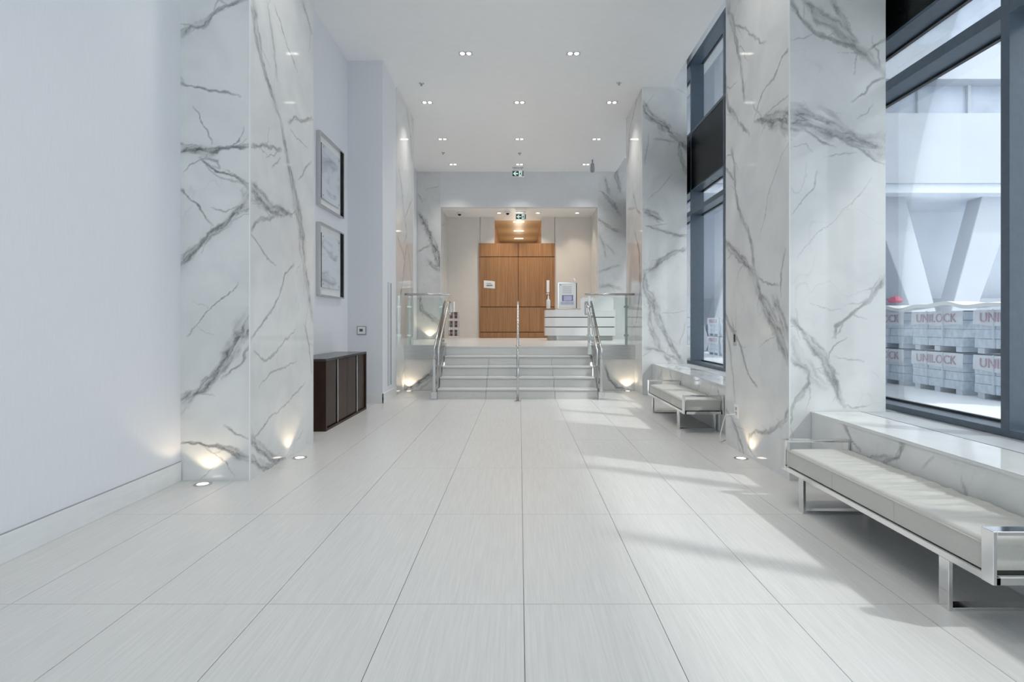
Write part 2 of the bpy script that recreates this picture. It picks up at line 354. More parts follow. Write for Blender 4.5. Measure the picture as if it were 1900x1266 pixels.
        (0.5, [(2.279, 1.022, 0.027),(2.414, 0.91, 0.036),(2.414, 0.82, 0.036),(2.324, 0.685, 0.036),(2.27, 0.572, 0.036)]),
        (0.4, [(2.55, 0.955, 0.018),(2.662, 0.887, 0.018)]),
        (0.35, [(2.617, 1.054, 0.009),(2.752, 1.036, 0.009),(2.887, 1.0, 0.009)]),
        (0.3, [(2.932, 0.932, 0.007),(3.009, 0.865, 0.007)]),
    ],
    'R2F': [
        (0.65, [(2.267, 5.377, 0.079),(2.386, 5.13, 0.139),(2.584, 5.001, 0.139),(2.782, 4.833, 0.119),(2.951, 4.665, 0.089),(3.079, 4.486, 0.079)]),
        (0.55, [(2.911, 4.665, 0.05),(2.951, 4.387, 0.059),(3.079, 4.09, 0.069)]),
        (0.4, [(2.485, 4.704, 0.03),(2.832, 4.665, 0.03)]),
        (0.3, [(2.386, 4.803, 0.02),(2.337, 4.486, 0.02),(2.287, 4.239, 0.02)]),
        (0.3, [(2.881, 5.625, 0.015),(3.079, 5.526, 0.015)]),
        (0.65, [(2.267, 3.397, 0.079),(2.436, 3.318, 0.119),(2.634, 3.209, 0.04)]),
        (0.55, [(2.317, 3.1, 0.03),(2.634, 3.001, 0.04),(2.832, 2.952, 0.04),(3.079, 2.922, 0.05)]),
        (0.6, [(3.079, 2.704, 0.069),(2.782, 2.605, 0.059),(2.584, 2.457, 0.089),(2.436, 2.308, 0.059),(2.287, 2.259, 0.05)]),
        (0.55, [(2.287, 2.259, 0.059),(2.337, 1.912, 0.099),(2.436, 1.714, 0.139),(2.555, 1.417, 0.099),(2.683, 1.12, 0.089),(2.832, 0.823, 0.069),(2.98, 0.605, 0.059)]),
        (0.45, [(2.386, 1.714, 0.059),(2.386, 1.318, 0.079),(2.485, 1.07, 0.079),(2.584, 0.823, 0.079),(2.782, 0.575, 0.069)]),
        (0.45, [(2.287, 0.872, 0.04),(2.535, 0.843, 0.04),(2.782, 0.704, 0.04),(3.03, 0.575, 0.04)]),
        (0.25, [(2.782, 4.041, 0.015),(2.584, 3.793, 0.015),(2.337, 3.595, 0.015)]),
        (0.25, [(2.535, 1.516, 0.015),(2.832, 1.516, 0.015),(3.079, 1.565, 0.015)]),
        (0.3, [(2.951, 0.922, 0.02),(3.05, 1.318, 0.02)]),
    ],
    'R2S': [
        (0.5, [(10.336, 5.757, 0.046),(10.674, 5.533, 0.047),(11.198, 5.298, 0.05),(11.365, 4.684, 0.05)]),
        (0.6, [(10.826, 3.883, 0.048),(10.479, 3.49, 0.047),(10.108, 3.314, 0.045)]),
        (0.7, [(10.674, 3.11, 0.047),(10.29, 2.639, 0.061),(10.198, 1.922, 0.06),(10.576, 1.318, 0.047)]),
        (0.4, [(11.422, 3.686, 0.034),(10.576, 3.563, 0.031)]),
    ],
    'L2S': [
        (0.45, [(10.939, 5.584, 0.049),(11.319, 5.229, 0.05),(11.432, 4.704, 0.051)]),
        (0.5, [(10.207, 4.24, 0.045),(10.44, 3.895, 0.046),(10.684, 3.428, 0.047),(10.939, 3.154, 0.049),(10.684, 2.9, 0.047)]),
        (0.45, [(10.785, 3.448, 0.032),(11.489, 3.927, 0.051)]),
        (0.55, [(10.117, 2.916, 0.045),(10.585, 2.677, 0.047),(10.785, 2.489, 0.032)]),
        (0.5, [(10.939, 2.938, 0.049),(10.585, 2.259, 0.063),(10.299, 1.725, 0.061),(10.207, 1.318, 0.045)]),
        (0.4, [(10.992, 2.946, 0.033),(11.319, 2.324, 0.05),(11.489, 1.772, 0.051)]),
        (0.4, [(10.44, 0.288, 0.046),(10.785, 0.467, 0.048),(10.939, 0.67, 0.032)]),
    ],
    'L3F': [
        (0.5, [(-2.895, 5.017, 0.031),(-2.772, 4.786, 0.031)]),
        (0.75, [(-2.895, 4.478, 0.077),(-2.71, 4.17, 0.108),(-2.526, 3.785, 0.139),(-2.402, 3.4, 0.139),(-2.295, 3.015, 0.139),(-2.248, 2.861, 0.123)]),
        (0.5, [(-2.911, 3.353, 0.046),(-2.68, 3.477, 0.046),(-2.526, 3.554, 0.046)]),
        (0.6, [(-2.603, 3.092, 0.092),(-2.449, 2.938, 0.108),(-2.295, 2.861, 0.123)]),
        (0.6, [(-2.864, 2.091, 0.077),(-2.803, 1.706, 0.092),(-2.526, 1.475, 0.108),(-2.248, 1.321, 0.123)]),
        (0.3, [(-2.68, 5.14, 0.023),(-2.248, 5.248, 0.023)]),
    ],
    'R3F': [
        (0.55, [(2.325, 5.094, 0.046),(2.556, 4.863, 0.077),(2.71, 4.709, 0.123),(2.864, 4.401, 0.062)]),
        (0.5, [(2.433, 5.479, 0.062),(2.556, 5.017, 0.062)]),
        (0.55, [(2.741, 5.71, 0.123),(2.834, 5.325, 0.092),(2.895, 5.094, 0.062)]),
        (0.5, [(2.218, 4.324, 0.062),(2.402, 4.17, 0.077),(2.633, 4.016, 0.077),(2.864, 3.939, 0.077)]),
        (0.4, [(2.248, 3.862, 0.046),(2.402, 3.554, 0.062),(2.479, 3.169, 0.046)]),
        (0.35, [(2.449, 3.584, 0.031),(2.71, 3.353, 0.031)]),
        (0.4, [(2.248, 2.784, 0.046),(2.556, 2.891, 0.046),(2.864, 2.984, 0.046)]),
        (0.45, [(2.279, 2.368, 0.077),(2.556, 2.399, 0.077),(2.864, 2.322, 0.077)]),
    ],
    'LWL': [
        (0.8, [(-2.256, 0.0, 0.063),(-1.993, 0.137, 0.084),(-1.676, 0.369, 0.095)]),
        (0.4, [(-1.94, 0.032, 0.032),(-1.729, 0.211, 0.032)]),
    ],
    'LWR': [
        (0.7, [(1.666, 0.475, 0.032),(1.75, 0.211, 0.053),(1.908, 0.053, 0.053),(2.119, 0.011, 0.042)]),
    ],
    'LGA': [
        (0.6, [(4.108, 0.565, 0.024),(4.008, 0.464, 0.024),(3.9, 0.399, 0.017)]),
        (0.6, [(3.472, 0.578, 0.036),(3.507, 0.449, 0.026),(3.652, 0.396, 0.022)]),
        (0.4, [(3.287, 0.438, 0.015),(3.202, 0.524, 0.014)]),
        (0.4, [(3.025, 0.478, 0.013),(2.953, 0.323, 0.017)]),
    ],
    'LGB': [
        (0.6, [(9.351, 0.533, 0.028),(9.422, 0.387, 0.028)]),
        (0.6, [(8.848, 0.531, 0.026),(8.723, 0.413, 0.026)]),
        (0.6, [(7.458, 0.544, 0.033),(7.391, 0.441, 0.033)]),
        (0.5, [(6.745, 0.517, 0.03),(6.601, 0.404, 0.029)]),
    ],
}
def with_branches(veins):
    """every broad vein sheds a few short thin offshoots"""
    r = random.Random(len(veins) * 7 + 1); L = list(veins)
    for s, pts in veins:
        for (u0, z0, w0), (u1, z1, w1) in zip(pts[:-1], pts[1:]):
            if max(w0, w1) < .026: continue
            for _ in range(2):
                if r.random() < .35: continue
                t = r.random(); u, z = u0 + (u1 - u0) * t, z0 + (z1 - z0) * t
                a = math.atan2(z1 - z0, u1 - u0) + r.choice((-1, 1)) * r.uniform(.15, .7) + r.choice((0, math.pi)); p = []
                n = r.randint(2, 4); l = r.uniform(.04, .11)
                for k in range(n + 1):
                    p.append((u, z, .011 * (1 - k / (n + 1)) + .003)); a += r.uniform(-.5, .5); u += l * math.cos(a); z += l * math.sin(a)
                L.append((s * r.uniform(.45, .8), p))
    return L
def vein_mask(U, Z, veins):
    """grey level of the stone's veining at points (U, Z) of one slab, metres"""
    n = lambda f, a, b: fbm(U * f + a, Z * f + b) - .5
    wu = U + .055 * n(4, 0, 0) + .034 * n(13, 5, 1) + .016 * n(42, 9, 2)
    wz = Z + .055 * n(4, 40, 9) + .034 * n(13, 50, 3) + .016 * n(42, 19, 72)
    M = np.zeros_like(U)
    for s, pts in with_branches(veins):
        lo_u = min(p[0] for p in pts) - .12; hi_u = max(p[0] for p in pts) + .12; lo_z = min(p[1] for p in pts) - .12; hi_z = max(p[1] for p in pts) + .12
        sel = (U > lo_u) & (U < hi_u) & (Z > lo_z) & (Z < hi_z)
        if not sel.any(): continue
        pu, pz = wu[sel], wz[sel]
        best = np.full(pu.shape, 9.0); side = np.zeros_like(pu); along = np.zeros_like(pu); acc = 0.; hw = np.full(pu.shape, .01)
        for (u0, z0, w0), (u1, z1, w1) in zip(pts[:-1], pts[1:]):
            du, dz = u1 - u0, z1 - z0; L = math.hypot(du, dz) + 1e-6
            t = np.clip(((pu - u0) * du + (pz - z0) * dz) / L ** 2, 0, 1)
            ex, ez = pu - u0 - t * du, pz - z0 - t * dz
            d = np.hypot(ex, ez); up = d < best
            w = (w0 + (w1 - w0) * t) * .62
            best = np.where(up, d, best); hw = np.where(up, w, hw)
            side = np.where(up, (ex * dz - ez * du) / L, side); along = np.where(up, acc + t * L, along); acc += L
        hw = np.maximum(hw, .0042) * (.55 + .9 * fbm(along * 9 + s * 31, along * 0 + 3))
        q = best / hw * (.65 + .8 * fbm(along * 11 + 4, side * 24 + s))
        body = np.clip(1.3 - q, 0, 1) ** .7
        ridge = (1 - np.abs(2 * fbm(side * 26 + s * 7, along * 4.5 + 11, 4) - 1)) ** 5
        st = fbm(side * 60 + 3, along * 14 + s * 5, 3)
        thick = np.clip((hw - .010) / .020, 0, 1)
        rim = np.exp(-((q - .75) / .22) ** 2) * np.clip(fbm(along * 5 + 2, side * 4 + 8) * 3 - 1.2, 0, 1)
        tex = (1 - thick) * (.55 + .8 * st) + thick * np.clip(.26 + .75 * ridge + .5 * (st - .5) + .55 * rim, .12, 1.15)
        taper = np.clip(along / .05, .2, 1) * np.clip((acc - along) / .10, .2, 1)
        M[sel] = np.maximum(M[sel], 1.12 * s * body * tex * (.4 + .6 * taper) + .07 * s * thick * np.clip(1.8 - best / (hw * 1.8), 0, 1))
    # faint hairlines and clouding everywhere
    h = np.abs(fbm(wu * 1.5 + 3, wz * 1.0 + 8, 4) - .5)
    M = np.maximum(M, .20 * np.clip(1 - h / .005, 0, 1) * np.clip(fbm(U * 2 + 60, Z * 2) * 3 - 1.25, 0, 1))
    return np.clip(M, 0, 1)
def slab(name, parent, plane, pos, u0, u1, z0, z1, veins, thick=.02, res=.012, sign=1):
    """a veined stone slab; plane 'y': spans X=u at Y=pos facing -Y; 'x': spans Y=u at X=pos facing sign*X; 'z': spans X,Y facing up"""
    nu = max(2, int((u1 - u0) / res) + 1); nz = max(2, int((z1 - z0) / res) + 1)
    us = np.linspace(u0, u1, nu); zs = np.linspace(z0, z1, nz); U, Z = np.meshgrid(us, zs)
    M = vein_mask(U, Z, veins)
    if plane == 'y': V = np.stack([U, np.full_like(U, pos), Z], -1); back = (u0, u1, pos + .0012, pos + thick, z0, z1)
    elif plane == 'x':
        V = np.stack([np.full_like(U, pos), U, Z], -1)
        xs = sorted((pos - sign * .0012, pos - sign * thick)); back = (xs[0], xs[1], u0, u1, z0, z1)
    else: V = np.stack([U, Z, np.full_like(U, pos)], -1); back = (u0, u1, z0, z1, pos - thick, pos - .0012)
    g = org(parent); V = V.reshape(-1, 3) - np.array(g)
    idx = np.arange(nu * nz).reshape(nz, nu)
    F = np.stack([idx[:-1, :-1], idx[:-1, 1:], idx[1:, 1:], idx[1:, :-1]], -1).reshape(-1, 4)
    if (plane == 'x' and sign < 0): F = F[:, ::-1]
    b = MB().box(*back); n0 = len(V)
    verts = V.tolist() + [tuple(Vector(p) - g) for p in b.v]
    faces = F.tolist() + [tuple(n0 + i for i in f) for f in b.f]
    me = bpy.data.meshes.new(name); me.from_pydata(verts, [], faces); me.update()
    a = me.attributes.new('vein', 'FLOAT', 'POINT'); a.data.foreach_set('value', np.concatenate([M.ravel(), np.zeros(8)]).astype(np.float32))
    me.materials.append(MAT['marble'])
    o = bpy.data.objects.new(name, me); col.objects.link(o)
    if parent: o.parent = parent; ORG[o.name] = g
    return o
def random_veins(u0, u1, z0, z1, n, seed):
    r = random.Random(seed); L = []
    for i in range(n):
        u, z = r.uniform(u0, u1), r.uniform(z0, z1); a = r.choice((-1, 1)) * r.uniform(.6, 1.2); pts = []
        for k in range(5):
            pts.append((u, z, r.uniform(.006, .03))); a += r.uniform(-.4, .4); u += .22 * math.cos(a); z += .22 * math.sin(a)
        L.append((r.uniform(.3, .6), pts))
    return L

# ------------------------------------------------------------------ the shell
CEIL = 5.65; LAND = .865; SOF = 4.645; XL = -2.834; XP = 2.256; YB = 17.1
fl = struct(box('floor', 'grout', None, -3.1, 3.5, -4.2, 10.75, -.15, -.004), 'pale stone tile floor of the lobby with thin dark joints')
tile_mesh = {}
for r_ in range(-6, 7):
    for c_ in range(-5, 6):
        x0, x1 = .02 + .6 * c_, .62 + .6 * c_; y0, y1 = 2.553 + 1.2 * r_, 3.753 + 1.2 * r_
        x0, x1, y0, y1 = max(x0, XL), min(x1, 3.15), max(y0, -4.1), min(y1, 10.70)
        if x1 - x0 < .05 or y1 - y0 < .05: continue
        cx, cy = (x0 + x1) / 2, (y0 + y1) / 2; key = (round(x1 - x0, 3), round(y1 - y0, 3))
        if key not in tile_mesh:
            a, b = key[0] / 2 - .0016, key[1] / 2 - .0013
            t = MB().box(-a, a, -b, b, -.0045, 0).build('tile', 'floor_tile', None); tile_mesh[key] = t.data
        else:
            t = bpy.data.objects.new('tile', tile_mesh[key]); col.objects.link(t)
        t.location = (cx, cy, 0); t.parent = fl
wl = MB().box(-3.1, XL, -4.2, 9.0, 0, CEIL + .1).box(-3.1, -2.93, 9.0, 17.3, 0, CEIL + .1)
struct(wl.build('wall_left', 'wall_paint'), 'long pale blue grey painted wall on the left')
wp = MB().box(-2.93, -2.257, 9.0, 9.98, 0, CEIL)
pier = struct(wp.build('wall_left_pier', 'wall_paint'), 'blue grey painted pier jutting from the left wall before the stairs')
for i, y in enumerate((9.34, 9.42, 9.56)): box('slot', 'grey_plastic' if i < 2 else 'black_plastic', pier, -2.2585, -2.254, y, y + (.018 if i < 2 else .03), .24, 2.02)
box('slot_frame', 'wall_paint', pier, -2.258, -2.251, 9.445, 9.475, .24, 2.02)
box('slot_frame', 'wall_paint', pier, -2.258, -2.251, 9.60, 9.63, .24, 2.02)
bb = struct(box('baseboard_left', 'skirting', None, XL - .01, XL + .014, -4.1, 4.555, .0, .158, bevel=.002), 'pale stone baseboard along the left wall')
box('reveal_shadow', 'grey_plastic', bb, XL - .005, XL + .010, -4.1, 4.555, .158, .163)  # dark strip standing for the shadow line in the reveal above the baseboard
box('baseboard_left_niche', 'skirting', None, XL - .01, XL + .014, 5.98, 9.0, 0, .158, bevel=.002)
struct(bpy.data.objects['baseboard_left_niche'], 'pale stone baseboard behind the dark console')
b2 = MB().box(-2.82, -2.243, 8.986, 9.005, 0, .158).box(-2.262, -2.243, 8.986, 9.98, 0, .158)
struct(b2.build('baseboard_left_pier', 'skirting', bevel=.002), 'pale stone baseboard wrapped round the painted pier')
struct(box('ceiling', 'ceiling_paint', None, -3.1, 2.75, -4.2, 15.75, CEIL, 6.45), 'flat white ceiling with rows of recessed twin downlights')
struct(box('ceiling_cove', 'ceiling_paint', None, 2.70, 3.6, -4.2, 17.3, 6.45, 6.6), 'raised white ceiling slot along the windows')
struct(box('ceiling_lobby', 'ceiling_paint', None, -3.1, 3.5, 15.75, YB + .05, SOF, SOF + .2), 'lower white soffit over the reception landing')
struct(box('wall_bulkhead', 'bulkhead_paint', None, -2.256, 2.236, 15.6, 15.78, SOF - .003, CEIL + .02), 'grey painted bulkhead beam above the reception')
wb = MB()
for d in ((-3.1, -1.23, .6, SOF + .1), (1.10, 3.5, .6, SOF + .1), (-1.24, -.79, 3.82, SOF + .1), (.69, 1.11, 3.82, SOF + .1)): wb.box(d[0], d[1], YB, YB + .25, d[2], d[3])
struct(wb.build('wall_back', 'back_wall_paint'), 'warm grey painted back wall either side of the walnut panelling')
co = MB().box(-.95, -.79, YB + .2, 23.2, .6, SOF + .1).box(.69, .85, YB + .2, 23.2, .6, SOF + .1).box(-.95, .85, 23.0, 23.2, .6, SOF + .1)
struct(co.build('wall_corridor', 'walnut'), 'walnut corridor walls behind the panelling')
ccl = MB().box(-.95, .85, YB + .05, YB + .55, SOF, SOF + .2)
struct(ccl.build('ceiling_corridor_edge', 'ceiling_paint'), 'white ceiling edge over the gap above the panelling')
struct(box('ceiling_corridor', 'walnut_ceiling', None, -.95, .85, YB + .55, 23.2, SOF - .004, SOF + .2), 'warm walnut ceiling of the corridor above the panelling')
for i in range(3):
    t = thing('corridor_light', (-.03, 17.85 + 1.75 * i, SOF), ['nearest', 'middle', 'farthest'][i] + ' slim light in the walnut ceiling above the panelling', 'light', 'lights in the walnut ceiling')
    box('lens', 'lamp', t, -.20, .14, 17.82 + 1.75 * i, 17.88 + 1.75 * i, SOF - .018, SOF - .004)
    l = bpy.data.lights.new('corridor_lamp', 'POINT'); l.shadow_soft_size = .1; l.energy = 15; l.color = (1, .88, .70)
    lo = bpy.data.objects.new('corridor_lamp', l); col.objects.link(lo); lo.parent = t; lo.location = (0, 0, -.75)
lf = struct(box('floor_landing', 'floor_tile', None, -3.1, 3.5, 10.70, 23.2, .55, LAND), 'raised pale stone landing floor before the reception')
struct(box('wall_window_head', 'ceiling_paint', None, 3.16, 3.6, -4.2, 17.3, 6.17, 6.47), 'white wall strip above the tall windows')
wr = MB().box(3.16, 3.5, -4.2, 17.3, -.15, .575).box(3.10, 3.5, 15.72, 17.3, .5, 6.5)
struct(wr.build('wall_right', 'outer_wall'), 'low wall below the windows on the right')
rear = MB().box(-3.1, 3.5, -4.35, -4.1, 5.4, 6.6).box(-3.1, -2.6, -4.35, -4.1, 0, 5.5).box(3.1, 3.5, -4.35, -4.1, 0, 5.5)
struct(rear.build('wall_rear', 'wall_paint'), 'wall around the glazed entrance behind the viewer')

# ------------------------------------------------------------------ glazing
def curtain(name, y0, y1, fins, label):
    t = thing(name, (3.16, y0, .577), label, None, None, 'structure')
    a, b = 3.16, 3.39
    box('sill_rail', 'window_slate', t, a, b, y0, y1, .577, .625, bevel=.003)
    box('transom', 'window_slate', t, a, b, y0, y1, 3.315, 3.40, bevel=.003)
    box('spandrel_panel', 'black_panel', t, a, b, y0, y1, 3.77, 4.80)
    box('spandrel_sill', 'window_slate', t, a - .006, b, y0, y1, 4.80, 4.85)
    box('spandrel_soffit', 'window_slate', t, a, b, y0, y1, 3.745, 3.772)
    box('head_rail', 'window_slate', t, a, b, y0, y1, 6.09, 6.17)
    ys = sorted(fins)
    for y in ys: box('fin', 'window_slate', t, a - .002, b, y - .03, y + .035, .60, 6.12, bevel=.003)
    edges = [y0] + ys + [y1]
    for e0, e1 in zip(edges[:-1], edges[1:]):
        if e1 - e0 < .1: continue
        for z0, z1 in ((.62, 3.32), (3.39, 3.75), (4.84, 6.10)):
            box('pane', 'window_glass', t, 3.362, 3.374, e0 + .034, e1 - .029, z0 + .004, z1 - .004)
            g = MB().box(3.35, 3.385, e0 + .03, e1 - .025, z0, z0 + .022).box(3.35, 3.385, e0 + .03, e1 - .025, z1 - .022, z1)
            g.build('gasket', 'black_plastic', t)
    return t
curtain('window_1', -4.1, 5.17, [-2.97, -1.34, .29, 1.92, 3.55], 'tall slate framed window beside the near bench')
curtain('window_2', 5.19, 11.69, [5.2, 6.81, 8.44, 10.07], 'tall slate framed window beyond the near right column')
curtain('window_3', 11.71, 15.72, [11.72, 13.33, 14.96], 'tall slate framed window beside the reception landing')
t = thing('window_4', (0, -4.2, 0), 'glazed entrance wall behind the viewer', None, None, 'structure')
for x in (-2.6, -1.3, 0, 1.3, 2.6): box('mullion', 'window_slate', t, x - .03, x + .03, -4.25, -4.12, 0, 5.4)
for z in (0, 2.5, 5.32): box('rail', 'window_slate', t, -2.6, 3.1, -4.24, -4.13, z, z + .08)
for x0, x1 in ((-2.57, -1.33), (-1.27, -.03), (.03, 1.27), (1.33, 2.57), (2.63, 3.1)):
    for z0, z1 in ((.08, 2.5), (2.58, 5.32)): box('pane', 'clear_glass', t, x0, x1, -4.19, -4.18, z0, z1)

# ------------------------------------------------------------------ columns clad in veined stone
def column(loc, label, faces, trims, core, top):
    t = thing('marble_column', loc, label, 'column', 'marble clad columns')
    for f in faces: slab('marble_panel', t, *f)
    box('core', 'outer_wall', t, *core, 0 if loc[2] == 0 else loc[2], top)
    for x, y in trims: box('corner_trim', 'white_gloss', t, x - .004, x + .004, y - .004, y + .004, loc[2], top)
    return t
Y1, Y1b, Y2, Y2b, Y3 = 4.563, 5.974, 10.03, 11.56, 15.6
column((-2.55, 5.27, 0), 'white marble column with grey veins by the dark console', [
    ('y', Y1, XL, -XP, 0, CEIL, VEINS['L1F'], .02, .007), ('x', -XP, Y1 + .0205, Y1b, 0, CEIL, VEINS['L1S'], .02, .007, 1)],
    [(-XP, Y1)], (XL, -XP - .021, Y1 + .021, Y1b), CEIL)
column((2.66, 5.27, 0), 'white marble column with grey veins between the two benches', [
    ('x', XP, Y1 + .0205, Y1b, 0, CEIL + .1, VEINS['R1S'], .02, .007, -1), ('y', Y1, XP, 3.06, 0, 6.44, VEINS['R1F'], .02, .007),
    ('x', 3.06, Y1 + .0205, Y1b, 0, 6.44, [], .02, .08, 1)],
    [(XP, Y1)], (XP + .021, 3.038, Y1 + .021, Y1b), CEIL)
column((2.66, 10.8, 0), 'white marble column right of the stairs beyond the far bench', [
    ('x', XP, Y2 + .0205, Y2b, 0, CEIL + .1, VEINS['R2S'], .02, .014, -1), ('y', Y2, XP, 3.075, 0, 6.44, VEINS['R2F'], .02, .011),
    ('x', 3.075, Y2 + .0205, Y2b, 0, 6.44, [], .02, .08, 1)],
    [(XP, Y2)], (XP + .021, 3.053, Y2 + .021, Y2b), CEIL)
column((-2.55, 10.8, 0), 'white marble column left of the stairs behind the painted pier', [
    ('x', -XP, 9.985, 11.6, 0, CEIL, VEINS['L2S'], .02, .014, 1)], [(-XP, 11.6)], (-2.92, -XP - .021, 9.985, 11.6), CEIL)
column((-2.6, 16.3, LAND), 'marble column at the left end of the reception wall', [
    ('y', Y3, -2.925, -XP, LAND, CEIL, VEINS['L3F'], .02, .018), ('x', -XP, Y3 + .0205, YB, LAND, SOF, random_veins(Y3, YB, LAND, SOF, 7, 5), .02, .02, 1)],
    [(-XP, Y3)], (-2.925, -XP - .021, Y3 + .021, YB - .005), CEIL)
column((2.65, 16.3, LAND), 'marble column at the right end of the reception wall', [
    ('y', Y3, XP - .02, 3.06, LAND, CEIL + .4, VEINS['R3F'], .02, .018), ('x', XP - .02, Y3 + .0205, YB, LAND, SOF, random_veins(Y3, YB, LAND, SOF, 7, 9), .02, .02, -1)],
    [(XP - .02, Y3)], (XP + .002, 3.06, Y3 + .021, YB - .005), CEIL)

# ------------------------------------------------------------------ stone ledges under the windows
def ledge(y0, y1, veins, label, seed):
    t = thing('window_ledge', (2.8, (y0 + y1) / 2, 0), label, 'ledge', 'stone ledges under the windows')
    slab('front_slab', t, 'x', 2.437, y0, y1, 0, .5565, veins, .02, .012, -1)
    slab('top_slab', t, 'z', .577, 2.433, 2.845, y0, y1, random_veins(2.44, 2.84, y0, y1, 9, seed), .02, .014)
    box('heater_grille', 'trim_metal', t, 2.857, 3.150, y0, y1, .53, .574)
    box('grille_border', 'white_gloss', t, 2.8515, 2.857, y0, y1, .53, .577)
    box('grille_edge', 'black_plastic', t, 2.846, 2.8515, y0, y1, .53, .578)
    box('core', 'outer_wall', t, 2.46, 3.155, y0 + .002, y1 - .002, 0, .529)
ledge(-4.0, Y1 - .003, VEINS['LGA'], 'marble window ledge behind the near bench', 2)
ledge(Y1b + .003, Y2 - .003, VEINS['LGB'], 'marble window ledge behind the far bench', 6)
# ------------------------------------------------------------------ stairs
SX0, SX1, RISE, RUN, YS = -1.43, 1.35, .173, .305, 9.47
st = thing('staircase', (-.04, YS, 0), 'five pale stone steps rising to the reception landing', 'stairs')
seams = [SX0, -.585, .615, SX1]
for k in range(5):
    y = YS + RUN * k; z0 = RISE * k; z1 = z0 + RISE
    for a, b in zip(seams[:-1], seams[1:]):
        box('riser', 'floor_tile', st, a + .0025, b - .0025, y + .018, y + .04, z0, z1 - .030)
        yb = y + RUN + .017 if k < 4 else 10.72
        box('tread', 'floor_tile', st, a + .001, b - .001, y, yb, z1 - .028, z1 + (.0005 if k < 4 else .001), bevel=.004)
    box('nosing_shadow_line', 'grey_plastic', st, SX0, SX1, y + .012, y + .016, z1 - .036, z1 - .029)  # dark grey strip standing for the shadow line under each nosing
core = MB()
for k in range(4): core.box(SX0 + .002, SX1 - .002, YS + RUN * k + .041, 10.70, 0 if k == 0 else RISE * k - .03, RISE * (k + 1) - .029)
core.build('core', 'outer_wall', st)

for side, xa, xb, vk, nm in ((-1, -XP, -1.50, 'LWL', 'left'), (1, 1.44, XP, 'LWR', 'right')):
    t = thing('landing_wall', ((xa + xb) / 2, 10.69, 0), f'low marble wall under the metal landing edge {nm} of the steps', 'wall', 'landing edge walls')
    slab('marble_panel', t, 'y', 10.69, xa, xb, 0, .612, VEINS[vk], .02, .012)
    box('metal_fascia', 'brushed_fascia', t, xa, xb, 10.672, 10.70, .612, .892, bevel=.002)
    box('skirt_line', 'brushed_fascia', t, xa, xb, 10.683, 10.69, 0, .012)
filler = MB().box(-1.50, SX0 - .001, 9.9, 10.70, 0, .86).box(SX1 + .001, 1.44, 9.9, 10.70, 0, .86)

# ------------------------------------------------------------------ railings
def guard(x0, x1, posts, label):
    t = thing('glass_guard', ((x0 + x1) / 2, 10.70, LAND), label, 'railing', 'glass guards on the landing edge')
    for px in posts:
        p = box('post', 'steel', t, px - .025, px + .025, 10.69, 10.71, .70, 1.86, bevel=.002)
        for z in (1.08, 1.64):
            MB().box(px - .05, px + .05, 10.675, 10.69, z - .02, z + .02).build('clamp', 'chrome', p, .003)
    g = box('glass_panel', 'clear_glass', t, *((x0 + .03, -1.505) if x0 < 0 else (1.445, x1 - .03)), 10.655, 10.667, .90, 1.82)
    MB().tube([(x0, 10.70, 1.885), (x1, 10.70, 1.885)], .022, 12).build('top_rail', 'steel', t, smooth=True)
    return t
guard(-2.25, -1.36, (-2.15, -1.535), 'glass guard with steel top rail left of the steps')
guard(1.28, 2.25, (1.36, 2.09), 'glass guard with steel top rail right of the steps')

def stair_rail(xo, xi, label):
    """steel stringer, glass infill, cap rail and newel outside; a round handrail with looped ends inside"""
    t = thing('stair_railing', (xo, 9.40, 0), label, 'railing', 'railings on the two sides of the steps')
    s = 1 if xo > 0 else -1
    MB().prism([(9.40, 0), (9.40, .15), (10.60, .93), (10.74, .93), (10.74, .62), (10.45, .62), (9.60, 0)], 'x', xo - .03, xo + .03).build('stringer', 'steel', t, .003)
    MB().prism([(9.46, .16), (9.46, .80), (10.64, 1.60), (10.64, .94)], 'x', xo - .006, xo + .006).build('glass_panel', 'clear_glass', t)
    box('newel', 'steel', t, xo - .022, xo + .022, 9.375, 9.40, .02, .86, bevel=.003)
    box('newel_foot', 'steel', t, xo - .06, xo + .06, 9.33, 9.45, 0, .02, bevel=.003)
    box('newel_block', 'steel', t, xo - .05, xo + .05, 9.345, 9.42, .02, .14, bevel=.003)
    MB().tube(rounded([(xo, 9.385, .70), (xo, 9.385, .872), (xo, 10.72, 1.742)], .05), .020, 12).build('cap_rail', 'steel', t, smooth=True)
    MB().tube(rounded([(xi, 9.40, .60), (xi, 9.34, .60), (xi, 9.34, .862), (xi, 10.70, 1.735), (xi, 11.0, 1.735), (xi, 11.0, 1.50), (xi, 10.82, 1.50)], .05), .019, 12).build('handrail', 'steel', t, smooth=True)
    for y, z in ((9.62, 1.0), (10.45, 1.54)):
        MB().tube([(xi, y, z + .03), (xi, y, z - .03), (xo, y, z - .03)], .009, 8).build('bracket', 'chrome', t, smooth=True)
    for y, z in ((9.60, .32), (9.60, .70), (10.55, .98), (10.55, 1.45)):
        MB().tube([(xo - .018, y, z), (xo + .018, y, z)], .022, 12).build('glass_disc', 'chrome', t)
    return t
stair_rail(-1.468, -1.39, 'steel and glass railing on the left side of the steps')
stair_rail(1.405, 1.325, 'steel and glass railing on the right side of the steps')
t = thing('centre_handrail', (-.03, 9.2, 0), 'steel handrail up the middle of the steps', 'railing')
X = -.03
MB().tube(rounded([(X, 9.46, .55), (X, 9.20, .55), (X, 9.20, .86), (X, 9.42, .89), (X, 10.72, 1.735), (X, 11.02, 1.735), (X, 11.02, 1.45), (X, 10.80, 1.45)], .06), .019, 12).build('handrail', 'steel', t, smooth=True)
